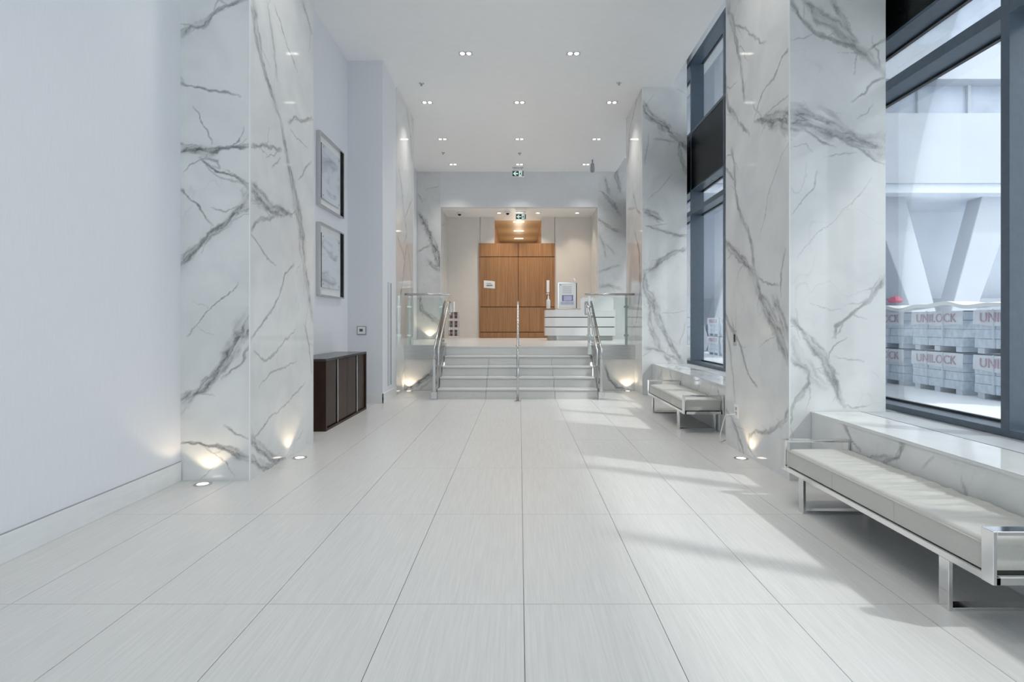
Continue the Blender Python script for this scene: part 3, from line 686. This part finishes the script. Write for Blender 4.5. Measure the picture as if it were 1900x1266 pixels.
for y, z0, z1 in ((9.22, 0, .86), (9.95, 2 * RISE, 1.22), (10.80, LAND, 1.73)):
    p = MB().tube([(X, y, z0), (X, y, z1)], .020, 12).build('post', 'steel', t, smooth=True)
    MB().lathe((X, y, z0), [(.06, 0), (.06, .010), (.03, .014)], 20).build('floor_flange', 'steel', p)

# ------------------------------------------------------------------ walnut panelling
t = thing('walnut_panelling', (-.065, YB, LAND), 'tall walnut double door panelling in the middle of the back wall', 'panelling')
xs = (-1.23, -.045, 1.10); zs = (LAND, 1.04, 1.83, 3.395, 3.82)
for i in range(2):
    for j in range(4):
        box('panel', 'walnut', t, xs[i] + (.006 if i else .0), xs[i + 1] - (.0 if i else .006), YB - .05, YB + .0, zs[j] + .010, zs[j + 1] - .010 * (j < 3), bevel=.003)
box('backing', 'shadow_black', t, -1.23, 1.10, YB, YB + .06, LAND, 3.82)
box('edge_trim', 'walnut', t, -1.262, -1.23, YB - .055, YB + .01, LAND, 3.82)
n = thing('paper_notice', (-.95, YB - .05, 2.5), 'white paper notice taped to the walnut panelling', 'paper')
sh = MB()
for k in range(5):
    u = k / 4; y = YB - .052 - .02 * (u - .3) ** 2; dz = -.025 * u
    sh.v += [(-1.115 + .345 * u, y, 2.66 + dz - .03 * max(0, u - .7)), (-1.115 + .345 * u, y, 2.43 + dz), (-1.115 + .345 * u, y + .002, 2.66 + dz - .03 * max(0, u - .7)), (-1.115 + .345 * u, y + .002, 2.43 + dz)]
for k in range(4):
    a = 4 * k; sh.f += [(a, a + 1, a + 5, a + 4), (a + 2, a + 6, a + 7, a + 3), (a, a + 4, a + 6, a + 2), (a + 1, a + 3, a + 7, a + 5)]
sh.f += [(0, 2, 3, 1), (16, 17, 19, 18)]
sh.build('sheet', 'paper', n)
for z, w in ((2.56, .15), (2.505, .19), (2.49, .19)): box('print_line', 'ink', n, -1.03, -1.03 + w, YB - .062, YB - .060, z, z + .012)

# ------------------------------------------------------------------ reception desk
t = thing('reception_desk', (1.6, 14.6, LAND), 'curved white reception desk with thin dark grooves and glass counter', 'desk')
def desk_outline(x0, x1, y0, y1, r, n=10):
    pts = [(x1, y0)]
    for k in range(n + 1):
        a = -math.pi / 2 - k / n * math.pi / 2
        pts.append((x0 + r + r * math.cos(a), y0 + r + r * math.sin(a)))
    return pts + [(x0, y1), (x1, y1)]
for z0, z1 in ((.985, 1.209), (1.230, 1.466), (1.487, 1.672)):
    MB().prism(desk_outline(.68, 2.53, 14.45, 15.1, .32), 'z', z0, z1).build('band', 'white_gloss', t, .004)
MB().prism(desk_outline(.70, 2.51, 14.47, 15.08, .30), 'z', .98, 1.665).build('carcass', 'shadow_black', t)
MB().prism(desk_outline(.76, 2.48, 14.55, 15.05, .28), 'z', LAND, .985).build('plinth', 'brushed_fascia', t)
for x, y in ((.98, 14.62), (.80, 14.86)): MB().lathe((x, y, LAND), [(.02, 0), (.035, .01), (.035, .07), (.02, .08)], 14).build('foot', 'black_plastic', t)
MB().prism(desk_outline(.62, 1.62, 14.40, 15.0, .32), 'z', 1.697, 1.712).build('glass_counter', 'acrylic', t, .002)
for x in (.98, 1.5): MB().lathe((x, 14.60, 1.672), [(.018, 0), (.018, .025)], 12).build('standoff', 'chrome', t)
MB().prism([(1.62, 1.672), (1.62, 1.95), (1.68, 2.005), (2.46, 2.005), (2.50, 1.96), (2.50, 1.672)], 'y', 14.55, 14.60).build('upper_screen', 'white_gloss', t, .004)

n = thing('poster_stand', (1.29, 14.66, 1.713), 'framed white poster with blue picture standing on the desk counter', 'poster')
box('board', 'paper', n, 1.05, 1.52, 14.66, 14.672, 1.745, 2.395)
box('frame_left', 'chrome', n, 1.035, 1.05, 14.655, 14.68, 1.713, 2.40)
box('frame_right', 'black_plastic', n, 1.52, 1.54, 14.655, 14.68, 1.713, 2.40)
box('frame_top', 'chrome', n, 1.035, 1.54, 14.655, 14.68, 2.395, 2.41)
box('picture_border', 'poster_blue', n, 1.14, 1.44, 14.656, 14.661, 1.915, 2.075)
box('picture', 'poster_lilac', n, 1.185, 1.40, 14.652, 14.656, 1.93, 2.055)
box('picture_base', 'poster_lilac', n, 1.10, 1.45, 14.656, 14.661, 1.82, 1.90)
for z in (2.29, 2.25, 2.21, 2.17, 2.13): box('print_line', 'lcd', n, 1.16, 1.40, 14.6575, 14.661, z, z + .006)
box('emblem', 'grey_plastic', n, 1.08, 1.12, 14.656, 14.661, 2.34, 2.365)
MB().lathe((1.46, 14.668, 2.405), [(.012, 0), (.012, .05), (.035, .07), (.035, .10), (.01, .12)], 14).build('clip', 'white_gloss', n, smooth=True)
box('foot', 'chrome', n, 1.035, 1.54, 14.60, 14.72, 1.713, 1.722)
n = thing('sanitizer_bottle', (.77, 14.60, 1.712), 'white pump bottle on the glass end of the reception desk', 'bottle')
MB().lathe((.77, 14.60, 1.712), [(.045, 0), (.052, .01), (.052, .20), (.045, .235), (.018, .26), (.018, .30)], 20).build('body', 'white_gloss', n, smooth=True)
p = MB().lathe((.77, 14.60, 2.012), [(.020, 0), (.020, .03), (.008, .035), (.008, .09), (.022, .095), (.022, .11)], 14).build('pump', 'paper', n, smooth=True)
MB().tube(rounded([(.77, 14.60, 2.115), (.74, 14.56, 2.12), (.715, 14.54, 2.09)], .02), .008, 8).build('spout', 'paper', p, smooth=True)
n = thing('door_pull', (.80, YB - .10, 2.25), 'slim white vertical bar on the walnut panelling above the pump bottle', 'handle')
box('bar', 'white_gloss', n, .84, .93, YB - .11, YB - .085, 2.28, 2.66, bevel=.006)
for z in (2.33, 2.60): box('mount', 'steel', n, .87, .90, YB - .085, YB - .05, z, z + .03)

# ------------------------------------------------------------------ magazine rack
t = thing('magazine_rack', (-1.98, 16.4, LAND), 'wire magazine rack standing on the landing by the back wall', 'rack')
RX0, RX1, RY = -2.13, -1.83, 16.40
for x in (RX0, RX1): MB().tube([(x, RY + .12, LAND), (x, RY + .12, 1.72)], .007, 6).build('upright', 'chrome', t)
MB().tube([(-1.98, RY + .12, 1.60), (-1.98, RY + .12, 1.97)], .010, 6).build('sign_post', 'chrome', t)
for j in range(3):
    z = .93 + .265 * j
    p = MB()
    for x in np.linspace(RX0, RX1, 7): p.tube([(x, RY, z), (x, RY, z + .20)], .004, 5)
    for dz in (0, .10, .20): p.tube([(RX0, RY, z + dz), (RX1, RY, z + dz)], .004, 5)
    p.tube([(RX0, RY, z), (RX0, RY + .12, z)], .004, 5).tube([(RX1, RY, z), (RX1, RY + .12, z)], .004, 5)
    p.build('wire_basket', 'chrome', t)
for j in range(3):
    for i in range(2):
        x0 = RX0 + .02 + .14 * i; z = .935 + .265 * j
        m = box('magazine', ['magazine', 'lcd', 'magazine'][(i + j) % 3], None, x0 + .01, x0 + .10, RY + .03, RY + .05, z, z + .19)
        tag(m, ['left', 'right'][i] + ' magazine in the ' + ['bottom', 'middle', 'top'][j] + ' pocket of the wire rack', 'magazine', 'magazines in the wire rack')

# ------------------------------------------------------------------ benches
def bench(yc, label):
    t = thing('bench', (2.19, yc, 0), label, 'bench', 'leather benches under the windows')
    x0, x1, h = 1.955, 2.425, .91
    fr = MB().box(x0, x0 + .03, yc - h, yc + h, .232, .264).box(x1 - .03, x1, yc - h, yc + h, .232, .264)
    fr.box(x0, x1, yc - h, yc - h + .03, .232, .264).box(x0, x1, yc + h - .03, yc + h, .232, .264)
    fr.build('frame', 'chrome', t, .002)
    box('seat_deck', 'shadow_black', t, x0 + .03, x1 - .03, yc - h + .03, yc + h - .03, .245, .268)
    for s in (-1, 1):
        a, b = (yc - h - .002, yc - h + .058) if s < 0 else (yc + h - .058, yc + h + .002)
        r = MB().box(x0 - .004, x0 + .012, a, b, .232, .455).box(x1 - .012, x1 + .004, a, b, .232, .455).box(x0 + .012, x1 - .012, a, b, .438, .455)
        r.build('end_rail', 'chrome', t, .002)
        yl = yc + s * .64
        l = MB().box(x0 + .002, x0 + .022, yl - .03, yl + .03, 0, .232).box(x1 - .022, x1 - .002, yl - .03, yl + .03, 0, .232).box(x0 + .022, x1 - .022, yl - .03, yl + .03, 0, .016)
        l.build('sled_leg', 'chrome', t, .002)
    # one long cushion, crowned, puckered across, with welts
    nx, ny = 26, 150; cx0, cx1, cy0, cy1 = x0 + .016, x1 - .016, yc - h + .06, yc + h - .06
    us = np.linspace(0, 1, nx); vs = np.linspace(0, 1, ny); U, V = np.meshgrid(us, vs)
    edge = np.minimum(np.minimum(U, 1 - U) * 16, 1); edv = np.minimum(np.minimum(V, 1 - V) * 55, 1)
    e = np.sqrt(np.clip(1 - (1 - edge) ** 2, 0, 1)) * np.sqrt(np.clip(1 - (1 - edv) ** 2, 0, 1))
    pucker = (fbm(V * 46 + .8 * np.sin(U * 3), U * 2.2 + 3, 3) - .5) * np.exp(-((V - .42) / .30) ** 2) * np.clip(U * 3, 0, 1)
    Zt = .376 + .018 * e + .012 * np.sin(np.pi * U) * np.sin(np.pi * V) ** .5 + .034 * pucker * e
    X = cx0 + (cx1 - cx0) * U; Y = cy0 + (cy1 - cy0) * V
    m = MB(); m.v = np.stack([X, Y, Zt], -1).reshape(-1, 3).tolist()
    I = np.arange(nx * ny).reshape(ny, nx)
    m.f = np.stack([I[:-1, :-1], I[:-1, 1:], I[1:, 1:], I[1:, :-1]], -1).reshape(-1, 4).tolist()
    rim = list(I[0, :]) + list(I[1:, -1]) + list(I[-1, -2::-1]) + list(I[-2:0:-1, 0]); o = len(m.v)
    rim = [int(i) for i in rim]
    m.v += [(m.v[i][0], m.v[i][1], .268) for i in rim]; k = len(rim)
    m.f += [(rim[j], o + j, o + (j + 1) % k, rim[(j + 1) % k]) for j in range(k)] + [tuple(range(o + k - 1, o - 1, -1))]
    c = m.build('cushion', 'leather', t)
    for p in c.data.polygons: p.use_smooth = len(p.vertices) == 4 and abs(p.normal.z) > .3
    MB().tube([(cx0, cy0, .378), (cx0, cy1, .378)], .0045, 6).build('piping', 'leather_piping', c)
    for f in (.333, .667):
        y = cy0 + (cy1 - cy0) * f
        MB().box(cx0 - .0015, cx0 + .001, y - .0025, y + .0025, .27, .376).build('side_seam', 'leather_piping', c)
    return t
bench(3.16, 'long cream leather bench with chrome frame at the near window')
bench(7.40, 'cream leather bench with chrome frame between the right columns')

# ------------------------------------------------------------------ console cabinet
t = thing('console_cabinet', (-2.59, 7.5, 0), 'dark brown wooden console cabinet against the left wall', 'cabinet')
cx, cb, ya, yb, zt = -2.349, XL + .016, 6.627, 8.38, .882
box('top_panel', 'dark_top', t, cb, cx, ya, yb, zt - .03, zt, bevel=.002)
box('side_panel', 'dark_wood', t, cb, cx, ya, ya + .035, 0, zt - .03, bevel=.002)
box('side_panel', 'dark_wood', t, cb, cx, yb - .035, yb, 0, zt - .03, bevel=.002)
box('bottom_rail', 'dark_wood', t, cb, cx, ya + .035, yb - .035, 0, .03, bevel=.002)
box('back', 'shadow_black', t, cb, cb + .35, ya + .03, yb - .03, .03, zt - .03)
w = (yb - ya - .07) / 4
for k in range(4):
    a = ya + .035 + w * k
    d = box('door', 'dark_wood', t, cx - .045, cx - .022, a + .004 + (.03 if k % 2 else 0), a + w - .004 - (0 if k % 2 else .03), .040, zt - .036, bevel=.002)
    if k % 2 == 0: box('pull_bar', 'steel', d, cx - .022, cx - .004, a + w - .012, a + w + .012, .03, zt - .03, bevel=.002)

# ------------------------------------------------------------------ framed prints on the left wall
def framed(z0, z1, label, bias):
    y0, y1, xb, xf = 7.60, 8.64, XL + .001, XL + .062; f = .022
    t = thing('framed_print', (XL, 8.12, z0), label, 'picture', 'framed prints above the console')
    MB().box(xb, xf, y0, y1, z0, z0 + f).build('frame_bar', 'steel', t, .002); MB().box(xb, xf, y0, y1, z1 - f, z1).build('frame_bar', 'steel', t, .002)
    MB().box(xb, xf, y0, y0 + f, z0 + f, z1 - f).build('frame_bar', 'steel', t, .002); MB().box(xb, xf, y1 - f, y1, z0 + f, z1 - f).build('frame_bar', 'steel', t, .002)
    box('mat_board', 'white_matte', t, xb, xb + .008, y0 + f, y1 - f, z0 + f, z1 - f)
    k = MB().box(xb + .008, xf - .004, y1 - f - .014, y1 - f, z0 + f, z1 - f)
    k.build('inner_lip', 'black_plastic', t)
    box('print', 'art_print', t, xb + .028, xb + .032, y0 + .13, y1 - .13, z0 + .13, z1 - .13)
    box('print_edge', 'black_plastic', t, xb + .010, xb + .032, y0 + .122, y0 + .13, z0 + .13, z1 - .13)
    for y in (y0 + .18, y1 - .18):
        for z in (z0 + .18, z1 - .18):
            MB().tube([(xb + .008, y, z), (xb + .040, y, z)], .011, 10).build('standoff', 'steel', t)
framed(2.965, 4.01, 'upper framed pale abstract print on the left wall', 0)
framed(1.70, 2.735, 'lower framed grey abstract print on the left wall', 1)

# ------------------------------------------------------------------ small wall fittings
t = thing('thermostat', (-2.60, 8.99, 1.19), 'small white thermostat on the blue grey pier', 'thermostat')
box('backplate', 'grey_plastic', t, -2.678, -2.523, 8.985, 9.0, 1.125, 1.27, bevel=.004)
box('body', 'white_gloss', t, -2.662, -2.539, 8.968, 8.985, 1.142, 1.256, bevel=.004)
box('display', 'lcd', t, -2.63, -2.575, 8.966, 8.968, 1.18, 1.225)
t = thing('switch_plate', (XP, 5.71, 1.15), 'small dark switch plate high on the near right column', 'switch')
box('plate', 'steel', t, XP - .008, XP, 5.67, 5.75, 1.08, 1.24, bevel=.002)
box('key', 'black_plastic', t, XP - .012, XP - .008, 5.695, 5.725, 1.12, 1.20, bevel=.001)
t = thing('wall_outlet', (XP, 5.68, .40), 'pale wall outlet low on the near right column', 'outlet')
box('plate', 'white_gloss', t, XP - .007, XP, 5.62, 5.72, .33, .47, bevel=.002)
for z in (.365, .415): box('socket', 'grey_plastic', t, XP - .009, XP - .007, 5.65, 5.69, z, z + .03)
t = MB().tube(rounded([(XP - .009, 5.67, .375), (XP - .06, 5.70, .36), (XP - .05, 5.86, .33), (XP - .06, 5.96, .12), (XP - .05, 6.02, .008), (XP + .05, 6.12, .006)], .08), .006, 8).build('power_cord', 'white_gloss', None, smooth=True)
tag(t, 'thin white power cord hanging from the column outlet', 'cord')

# ------------------------------------------------------------------ floor uplights
def uplight(x, y, z, label, e=1.0):
    t = thing('floor_uplight', (x, y, z), label, 'light', 'uplights set in the floor')
    MB().lathe((x, y, z + .0006), [(.044, .0), (.068, .0), (.066, .004), (.046, .005), (.044, .0)], 28).build('trim_ring', 'steel', t, smooth=True)
    MB().lathe((x, y, z + .0006), [(.044, 0), (.043, .003), (.02, .0035)], 24).build('lens', 'lamp_warm', t)
    l = bpy.data.lights.new('uplight_lamp', 'SPOT'); l.energy = 3.6 * e; l.spot_size = math.radians(106); l.spot_blend = .3; l.color = (1, .78, .52); l.shadow_soft_size = .02
    o = bpy.data.objects.new('uplight_lamp', l); col.objects.link(o); o.parent = t; o.location = (0, 0, .02); o.rotation_euler = (math.pi, 0, 0)
uplight(-2.586, 4.455, 0, 'round floor uplight before the left column face')
uplight(-2.147, 5.33, 0, 'round floor uplight at the side of the left column')
uplight(2.155, 5.31, 0, 'round floor uplight at the side of the near right column')
uplight(-2.15, 10.60, 0, 'round floor uplight at the low wall left of the steps', 1.5)
uplight(2.10, 10.60, 0, 'round floor uplight at the low wall right of the steps', 1.5)
uplight(-2.56, 15.50, LAND, 'round floor uplight on the landing at the back left column', 2.0)

# ------------------------------------------------------------------ ceiling fittings
def downlight(x, y, label):
    t = thing('ceiling_downlight', (x, y, CEIL), label, 'light', 'twin recessed ceiling downlights')
    a, b = .115, .06
    f = MB().box(x - a, x + a, y - b, y - b + .012, CEIL - .006, CEIL).box(x - a, x + a, y + b - .012, y + b, CEIL - .006, CEIL)
    f.box(x - a, x - a + .012, y - b + .012, y + b - .012, CEIL - .006, CEIL).box(x + a - .012, x + a, y - b + .012, y + b - .012, CEIL - .006, CEIL)
    f.build('frame', 'white_gloss', t)
    box('baffle', 'grey_plastic', t, x - a + .012, x + a - .012, y - b + .012, y + b - .012, CEIL - .003, CEIL)
    for s in (-1, 1): MB().lathe((x + s * .052, y, CEIL - .012), [(.03, 0), (.036, .004), (.036, .009)], 16).build('lamp', 'lamp', t)
    l = bpy.data.lights.new('downlight_lamp', 'SPOT'); l.energy = DL; l.spot_size = math.radians(95); l.spot_blend = 1.0; l.color = (1, .95, .88); l.shadow_soft_size = .06
    o = bpy.data.objects.new('downlight_lamp', l); col.objects.link(o); o.parent = t; o.location = (0, 0, -.03)
DL = 98
rows = ((8.76, (-.865, .865), 'nearest'), (10.70, (-1.81, 0, 1.81), 'second'), (12.83, (-1.81, 0, 1.81), 'third'), (14.87, (-1.81, 0, 1.81), 'last'))
for y, xs_, nm in rows:
    for i, x in enumerate(xs_):
        pos = (('left', 'right') if len(xs_) == 2 else ('left', 'centre', 'right'))[i]
        downlight(x, y, f'{pos} twin downlight in the {nm} visible ceiling row')
for y, x, nm in ((6.8, -.865, 'left twin downlight just above the frame'), (6.8, .865, 'right twin downlight just above the frame'), (4.8, -1.81, 'left twin downlight overhead between the near columns'), (4.8, 0, 'centre twin downlight overhead between the near columns'), (4.8, 1.81, 'right twin downlight overhead between the near columns'), (2.4, -.865, 'left twin downlight overhead beside the near bench'), (2.4, .865, 'right twin downlight overhead beside the near bench')):
    downlight(x, y, nm)
def spotdisc(x, y, z, label, e):
    t = thing('soffit_downlight', (x, y, z), label, 'light', 'round downlights in the soffit')
    MB().lathe((x, y, z - .012), [(.075, .012), (.085, .004), (.065, .0), (.06, .006)], 24).build('trim_ring', 'white_gloss', t, smooth=True)
    MB().lathe((x, y, z - .008), [(.058, .0), (.058, .004)], 24).build('lens', 'lamp', t)
    l = bpy.data.lights.new('soffit_lamp', 'SPOT'); l.energy = e; l.spot_size = math.radians(105); l.spot_blend = 1.0; l.color = (1, .85, .66); l.shadow_soft_size = .05
    o = bpy.data.objects.new('soffit_lamp', l); col.objects.link(o); o.parent = t; o.location = (0, 0, -.04)
spotdisc(-.615, 16.42, SOF, 'round soffit downlight left of the rear exit sign', 115)
spotdisc(.55, 16.42, SOF, 'round soffit downlight right of the rear exit sign', 115)
spotdisc(1.73, 16.42, SOF, 'round soffit downlight near the right marble column', 60)
def dome(x, y, z, label):
    t = thing('security_camera', (x, y, z), label, 'camera', 'dome security cameras')
    MB().lathe((x, y, z - .05), [(.075, .05), (.078, .02), (.06, .0)], 20).build('housing', 'white_gloss', t, smooth=True)
    MB().lathe((x, y, z - .10), [(.012, 0), (.036, .012), (.05, .035), (.052, .052)], 18).build('dome_cover', 'black_plastic', t, smooth=True)
dome(-1.80, 16.38, SOF, 'dark dome camera on the left of the soffit')
dome(-.355, 16.25, SOF, 'dark dome camera beside the rear exit sign')
t = thing('ceiling_camera', (1.93, 14.45, CEIL), 'grey drop camera hanging near the right end of the ceiling', 'camera')
MB().tube([(1.93, 14.45, CEIL), (1.93, 14.45, CEIL - .10)], .02, 10).build('stem', 'grey_plastic', t)
MB().lathe((1.93, 14.45, CEIL - .34), [(.02, 0), (.05, .02), (.06, .10), (.05, .22), (.03, .25)], 16).build('housing', 'grey_plastic', t, smooth=True)
def sprinkler(x, y, label):
    t = thing('sprinkler_head', (x, y, CEIL), label, 'sprinkler', 'ceiling sprinkler heads')
    MB().lathe((x, y, CEIL - .02), [(.02, 0), (.045, .012), (.048, .02)], 16).build('escutcheon', 'steel', t)
    MB().lathe((x, y, CEIL - .045), [(.022, 0), (.022, .005), (.007, .008), (.007, .03)], 12).build('deflector', 'grey_plastic', t)
sprinkler(-1.77, 9.85, 'sprinkler head in the ceiling at the left, ahead of the second light row')
sprinkler(1.79, 9.82, 'sprinkler head in the ceiling at the right, ahead of the second light row')
sprinkler(-1.94, 13.85, 'sprinkler head at the left between the last two light rows')
sprinkler(0, 13.9, 'sprinkler head at the centre between the last two light rows')
def exit_sign(x, y, zc, ztop, w, h, label):
    t = thing('exit_sign', (x, y, ztop), label, 'sign', 'green running man exit signs')
    box('ceiling_plate', 'steel', t, x - w * .46, x + w * .46, y - .03, y + .03, ztop - .02, ztop)
    for s in (-1, 1): MB().tube([(x + s * w * .3, y, zc + h / 2), (x + s * w * .3, y, ztop)], .006, 6).build('hanger', 'steel', t)
    box('panel', 'white_gloss', t, x - w / 2, x + w / 2, y - .015, y + .015, zc - h / 2, zc + h / 2, bevel=.003)
    fy = y - .0165
    def pic(name, mat, pts, d=.0): MB().prism([(x + px * w, zc + pz * h) for px, pz in pts], 'y', fy - d - .0015, fy - d).build(name, mat, t)
    pic('green_field', 'sign_green', [(-.44, -.38), (.07, -.38), (.07, .38), (-.44, .38)])
    pic('door_bar', 'sign_green', [(.35, -.38), (.45, -.38), (.45, .38), (.35, .38)])
    pic('arrow', 'sign_white', [(-.40, 0), (-.22, .30), (-.11, .30), (-.24, .08), (.0, .08), (.0, -.08), (-.24, -.08), (-.11, -.30), (-.22, -.30)], .002)
    pic('doorway', 'sign_white', [(.08, -.38), (.34, -.38), (.34, .38), (.08, .38)])
    r = [(.20, .22), (.23, .30), (.27, .30), (.29, .22), (.26, .15), (.22, .15)]
    pic('figure_head', 'sign_green', r, .002)
    pic('figure_body', 'sign_green', [(.14, .10), (.25, .12), (.32, .0), (.29, -.03), (.25, .03), (.24, -.08), (.31, -.2), (.29, -.36), (.25, -.36), (.26, -.2), (.2, -.12), (.15, -.22), (.10, -.24), (.10, -.19), (.14, -.16), (.18, 0), (.13, .03)], .002)
exit_sign(-.045, 15.15, 5.47, CEIL, .34, .19, 'hanging green exit sign with left arrow below the main ceiling')
exit_sign(.04, 16.30, 4.50, SOF, .32, .18, 'hanging green exit sign with left arrow below the soffit')

# ------------------------------------------------------------------ outside
struct(box('ground_outside', 'asphalt_white', None, 3.5, 60, -30, 60, -.25, -.02), 'pale sunlit pavement outside the windows')
struct(box('sun_block_canopy', 'concrete_white', None, 3.6, 6.3, -6, 20, 6.62, 6.9), 'added canopy slab outside that blocks sun from the upper windows')  # added slab, sized to keep the sun out of the upper panes
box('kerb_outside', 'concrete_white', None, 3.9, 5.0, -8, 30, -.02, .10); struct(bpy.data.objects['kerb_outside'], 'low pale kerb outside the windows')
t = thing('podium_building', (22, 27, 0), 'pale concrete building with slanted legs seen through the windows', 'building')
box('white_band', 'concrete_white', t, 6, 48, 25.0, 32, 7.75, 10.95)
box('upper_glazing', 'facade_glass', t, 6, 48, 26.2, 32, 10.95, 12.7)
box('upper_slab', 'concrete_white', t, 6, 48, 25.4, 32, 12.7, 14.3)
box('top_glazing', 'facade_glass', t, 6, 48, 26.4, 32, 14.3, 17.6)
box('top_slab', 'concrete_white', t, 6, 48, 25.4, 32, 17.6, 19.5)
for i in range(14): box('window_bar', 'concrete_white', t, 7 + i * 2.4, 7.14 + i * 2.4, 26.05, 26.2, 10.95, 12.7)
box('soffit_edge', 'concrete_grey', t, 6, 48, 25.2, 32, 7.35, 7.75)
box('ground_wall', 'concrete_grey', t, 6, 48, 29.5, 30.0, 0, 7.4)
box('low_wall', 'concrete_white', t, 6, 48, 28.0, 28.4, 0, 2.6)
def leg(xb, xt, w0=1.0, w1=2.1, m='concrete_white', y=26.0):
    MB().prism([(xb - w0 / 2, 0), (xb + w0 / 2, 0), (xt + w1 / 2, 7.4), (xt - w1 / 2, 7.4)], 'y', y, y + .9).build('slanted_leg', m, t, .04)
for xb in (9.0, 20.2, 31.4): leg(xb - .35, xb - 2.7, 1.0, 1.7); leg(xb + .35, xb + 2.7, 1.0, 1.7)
LTR = {}
def pallet(y0, tier, label):
    z = .0 + .80 * tier; x0, x1, w = 8.2, 9.25, 1.3
    t = thing('paver_pallet', ((x0 + x1) / 2, y0 + w / 2, z), label, 'pallet', 'stacked pallets of pavers outside')
    for k in range(3): box('skid', 'concrete_grey', t, x0 + .02, x1 - .02, y0 + .05 + .53 * k, y0 + .19 + .53 * k, z - .02, z + .075)
    for r in range(4):
        for c in range(3):
            a = y0 + w / 3 * c
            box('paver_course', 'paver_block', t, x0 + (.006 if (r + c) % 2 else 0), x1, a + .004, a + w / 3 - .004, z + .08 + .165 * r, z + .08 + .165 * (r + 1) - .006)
    cap = MB(); n = 12
    prof = [(x1 + .01, -.18), (x1 + .012, .012), (x0 - .012, .012), (x0 - .02, -.12), (x0 - .018, -.25)]
    for i in range(n + 1):
        f = i / n; yy = y0 - .012 + (w + .024) * f; q = .02 * math.sin(9 * f + y0) + .03 * abs(f - .5)
        for px, pz in prof: cap.v.append((px, yy, z + .74 + pz - (q if pz < 0 else 0)))
    for i in range(n):
        for j in range(4):
            a = i * 5 + j; cap.f.append((a, a + 1, a + 6, a + 5))
    c = cap.build('plastic_cover', 'wrap_white', t)
    so = c.modifiers.new('thick', 'SOLIDIFY'); so.thickness = .006
    for f in (.36, .68): MB().box(x0 - .03, x0 - .024, y0 + w * f - .012, y0 + w * f + .012, z + .08, z + .765).build('strap', 'concrete_grey', t)
    if 'd' not in LTR:
        cu = bpy.data.curves.new('lettering', 'FONT'); cu.body = 'UNILOCK'; cu.size = .235; cu.extrude = .003; cu.align_x = 'CENTER'
        ob = bpy.data.objects.new('tmp', cu); col.objects.link(ob); bpy.context.view_layer.update()
        LTR['d'] = bpy.data.meshes.new_from_object(ob); bpy.data.objects.remove(ob); LTR['d'].materials.clear(); LTR['d'].materials.append(MAT['letter_red'])
    lt = bpy.data.objects.new('lettering', LTR['d']); col.objects.link(lt); lt.parent = t
    lt.rotation_euler = (math.radians(90), 0, math.radians(-90))
    lt.location = Vector((x0 - .028, y0 + w / 2, z + .54)) - t.location
pn = {-1: 'right', 0: 'middle', 1: 'left', 7: 'far', 8: 'farthest'}
for k in (-1, 0, 1, 7, 8):
    for tier in (0, 1):
        pallet(10.09 + 1.55 * k, tier, f'{["lower", "upper"][tier]} pallet of grey pavers in the {pn[k]} stack outside the window')
tp = MB(); ny = 60
for i in range(ny + 1):
    y = 8.3 + 5.0 * i / ny; h = .035 * math.sin(y * 3.1) + .02 * math.sin(y * 7.3 + 1)
    tp.v += [(8.12, y, 1.62 + h), (8.6, y, 1.64 + h * .5), (8.12, y, 1.69 + h), (8.6, y, 1.71 + h * .5)]
for i in range(ny):
    a = 4 * i; tp.f += [(a, a + 4, a + 5, a + 1), (a + 2, a + 3, a + 7, a + 6), (a, a + 2, a + 6, a + 4), (a + 1, a + 5, a + 7, a + 3)]
tp.f += [(0, 1, 3, 2), (4 * ny, 4 * ny + 2, 4 * ny + 3, 4 * ny + 1)]
tag(tp.build('plastic_sheet', 'white_matte', None, smooth=False), 'bright white plastic sheet lying along the pallet tops', 'sheet')
pk = MB(); pk.lathe((8.42, 12.25, 1.775), [(.13, 0), (.17, .05), (.10, .13), (.03, .16)], 6)
tag(pk.build('crumpled_bag', 'pink_sheet'), 'crumpled pink bag on top of the pallets outside', 'bag')
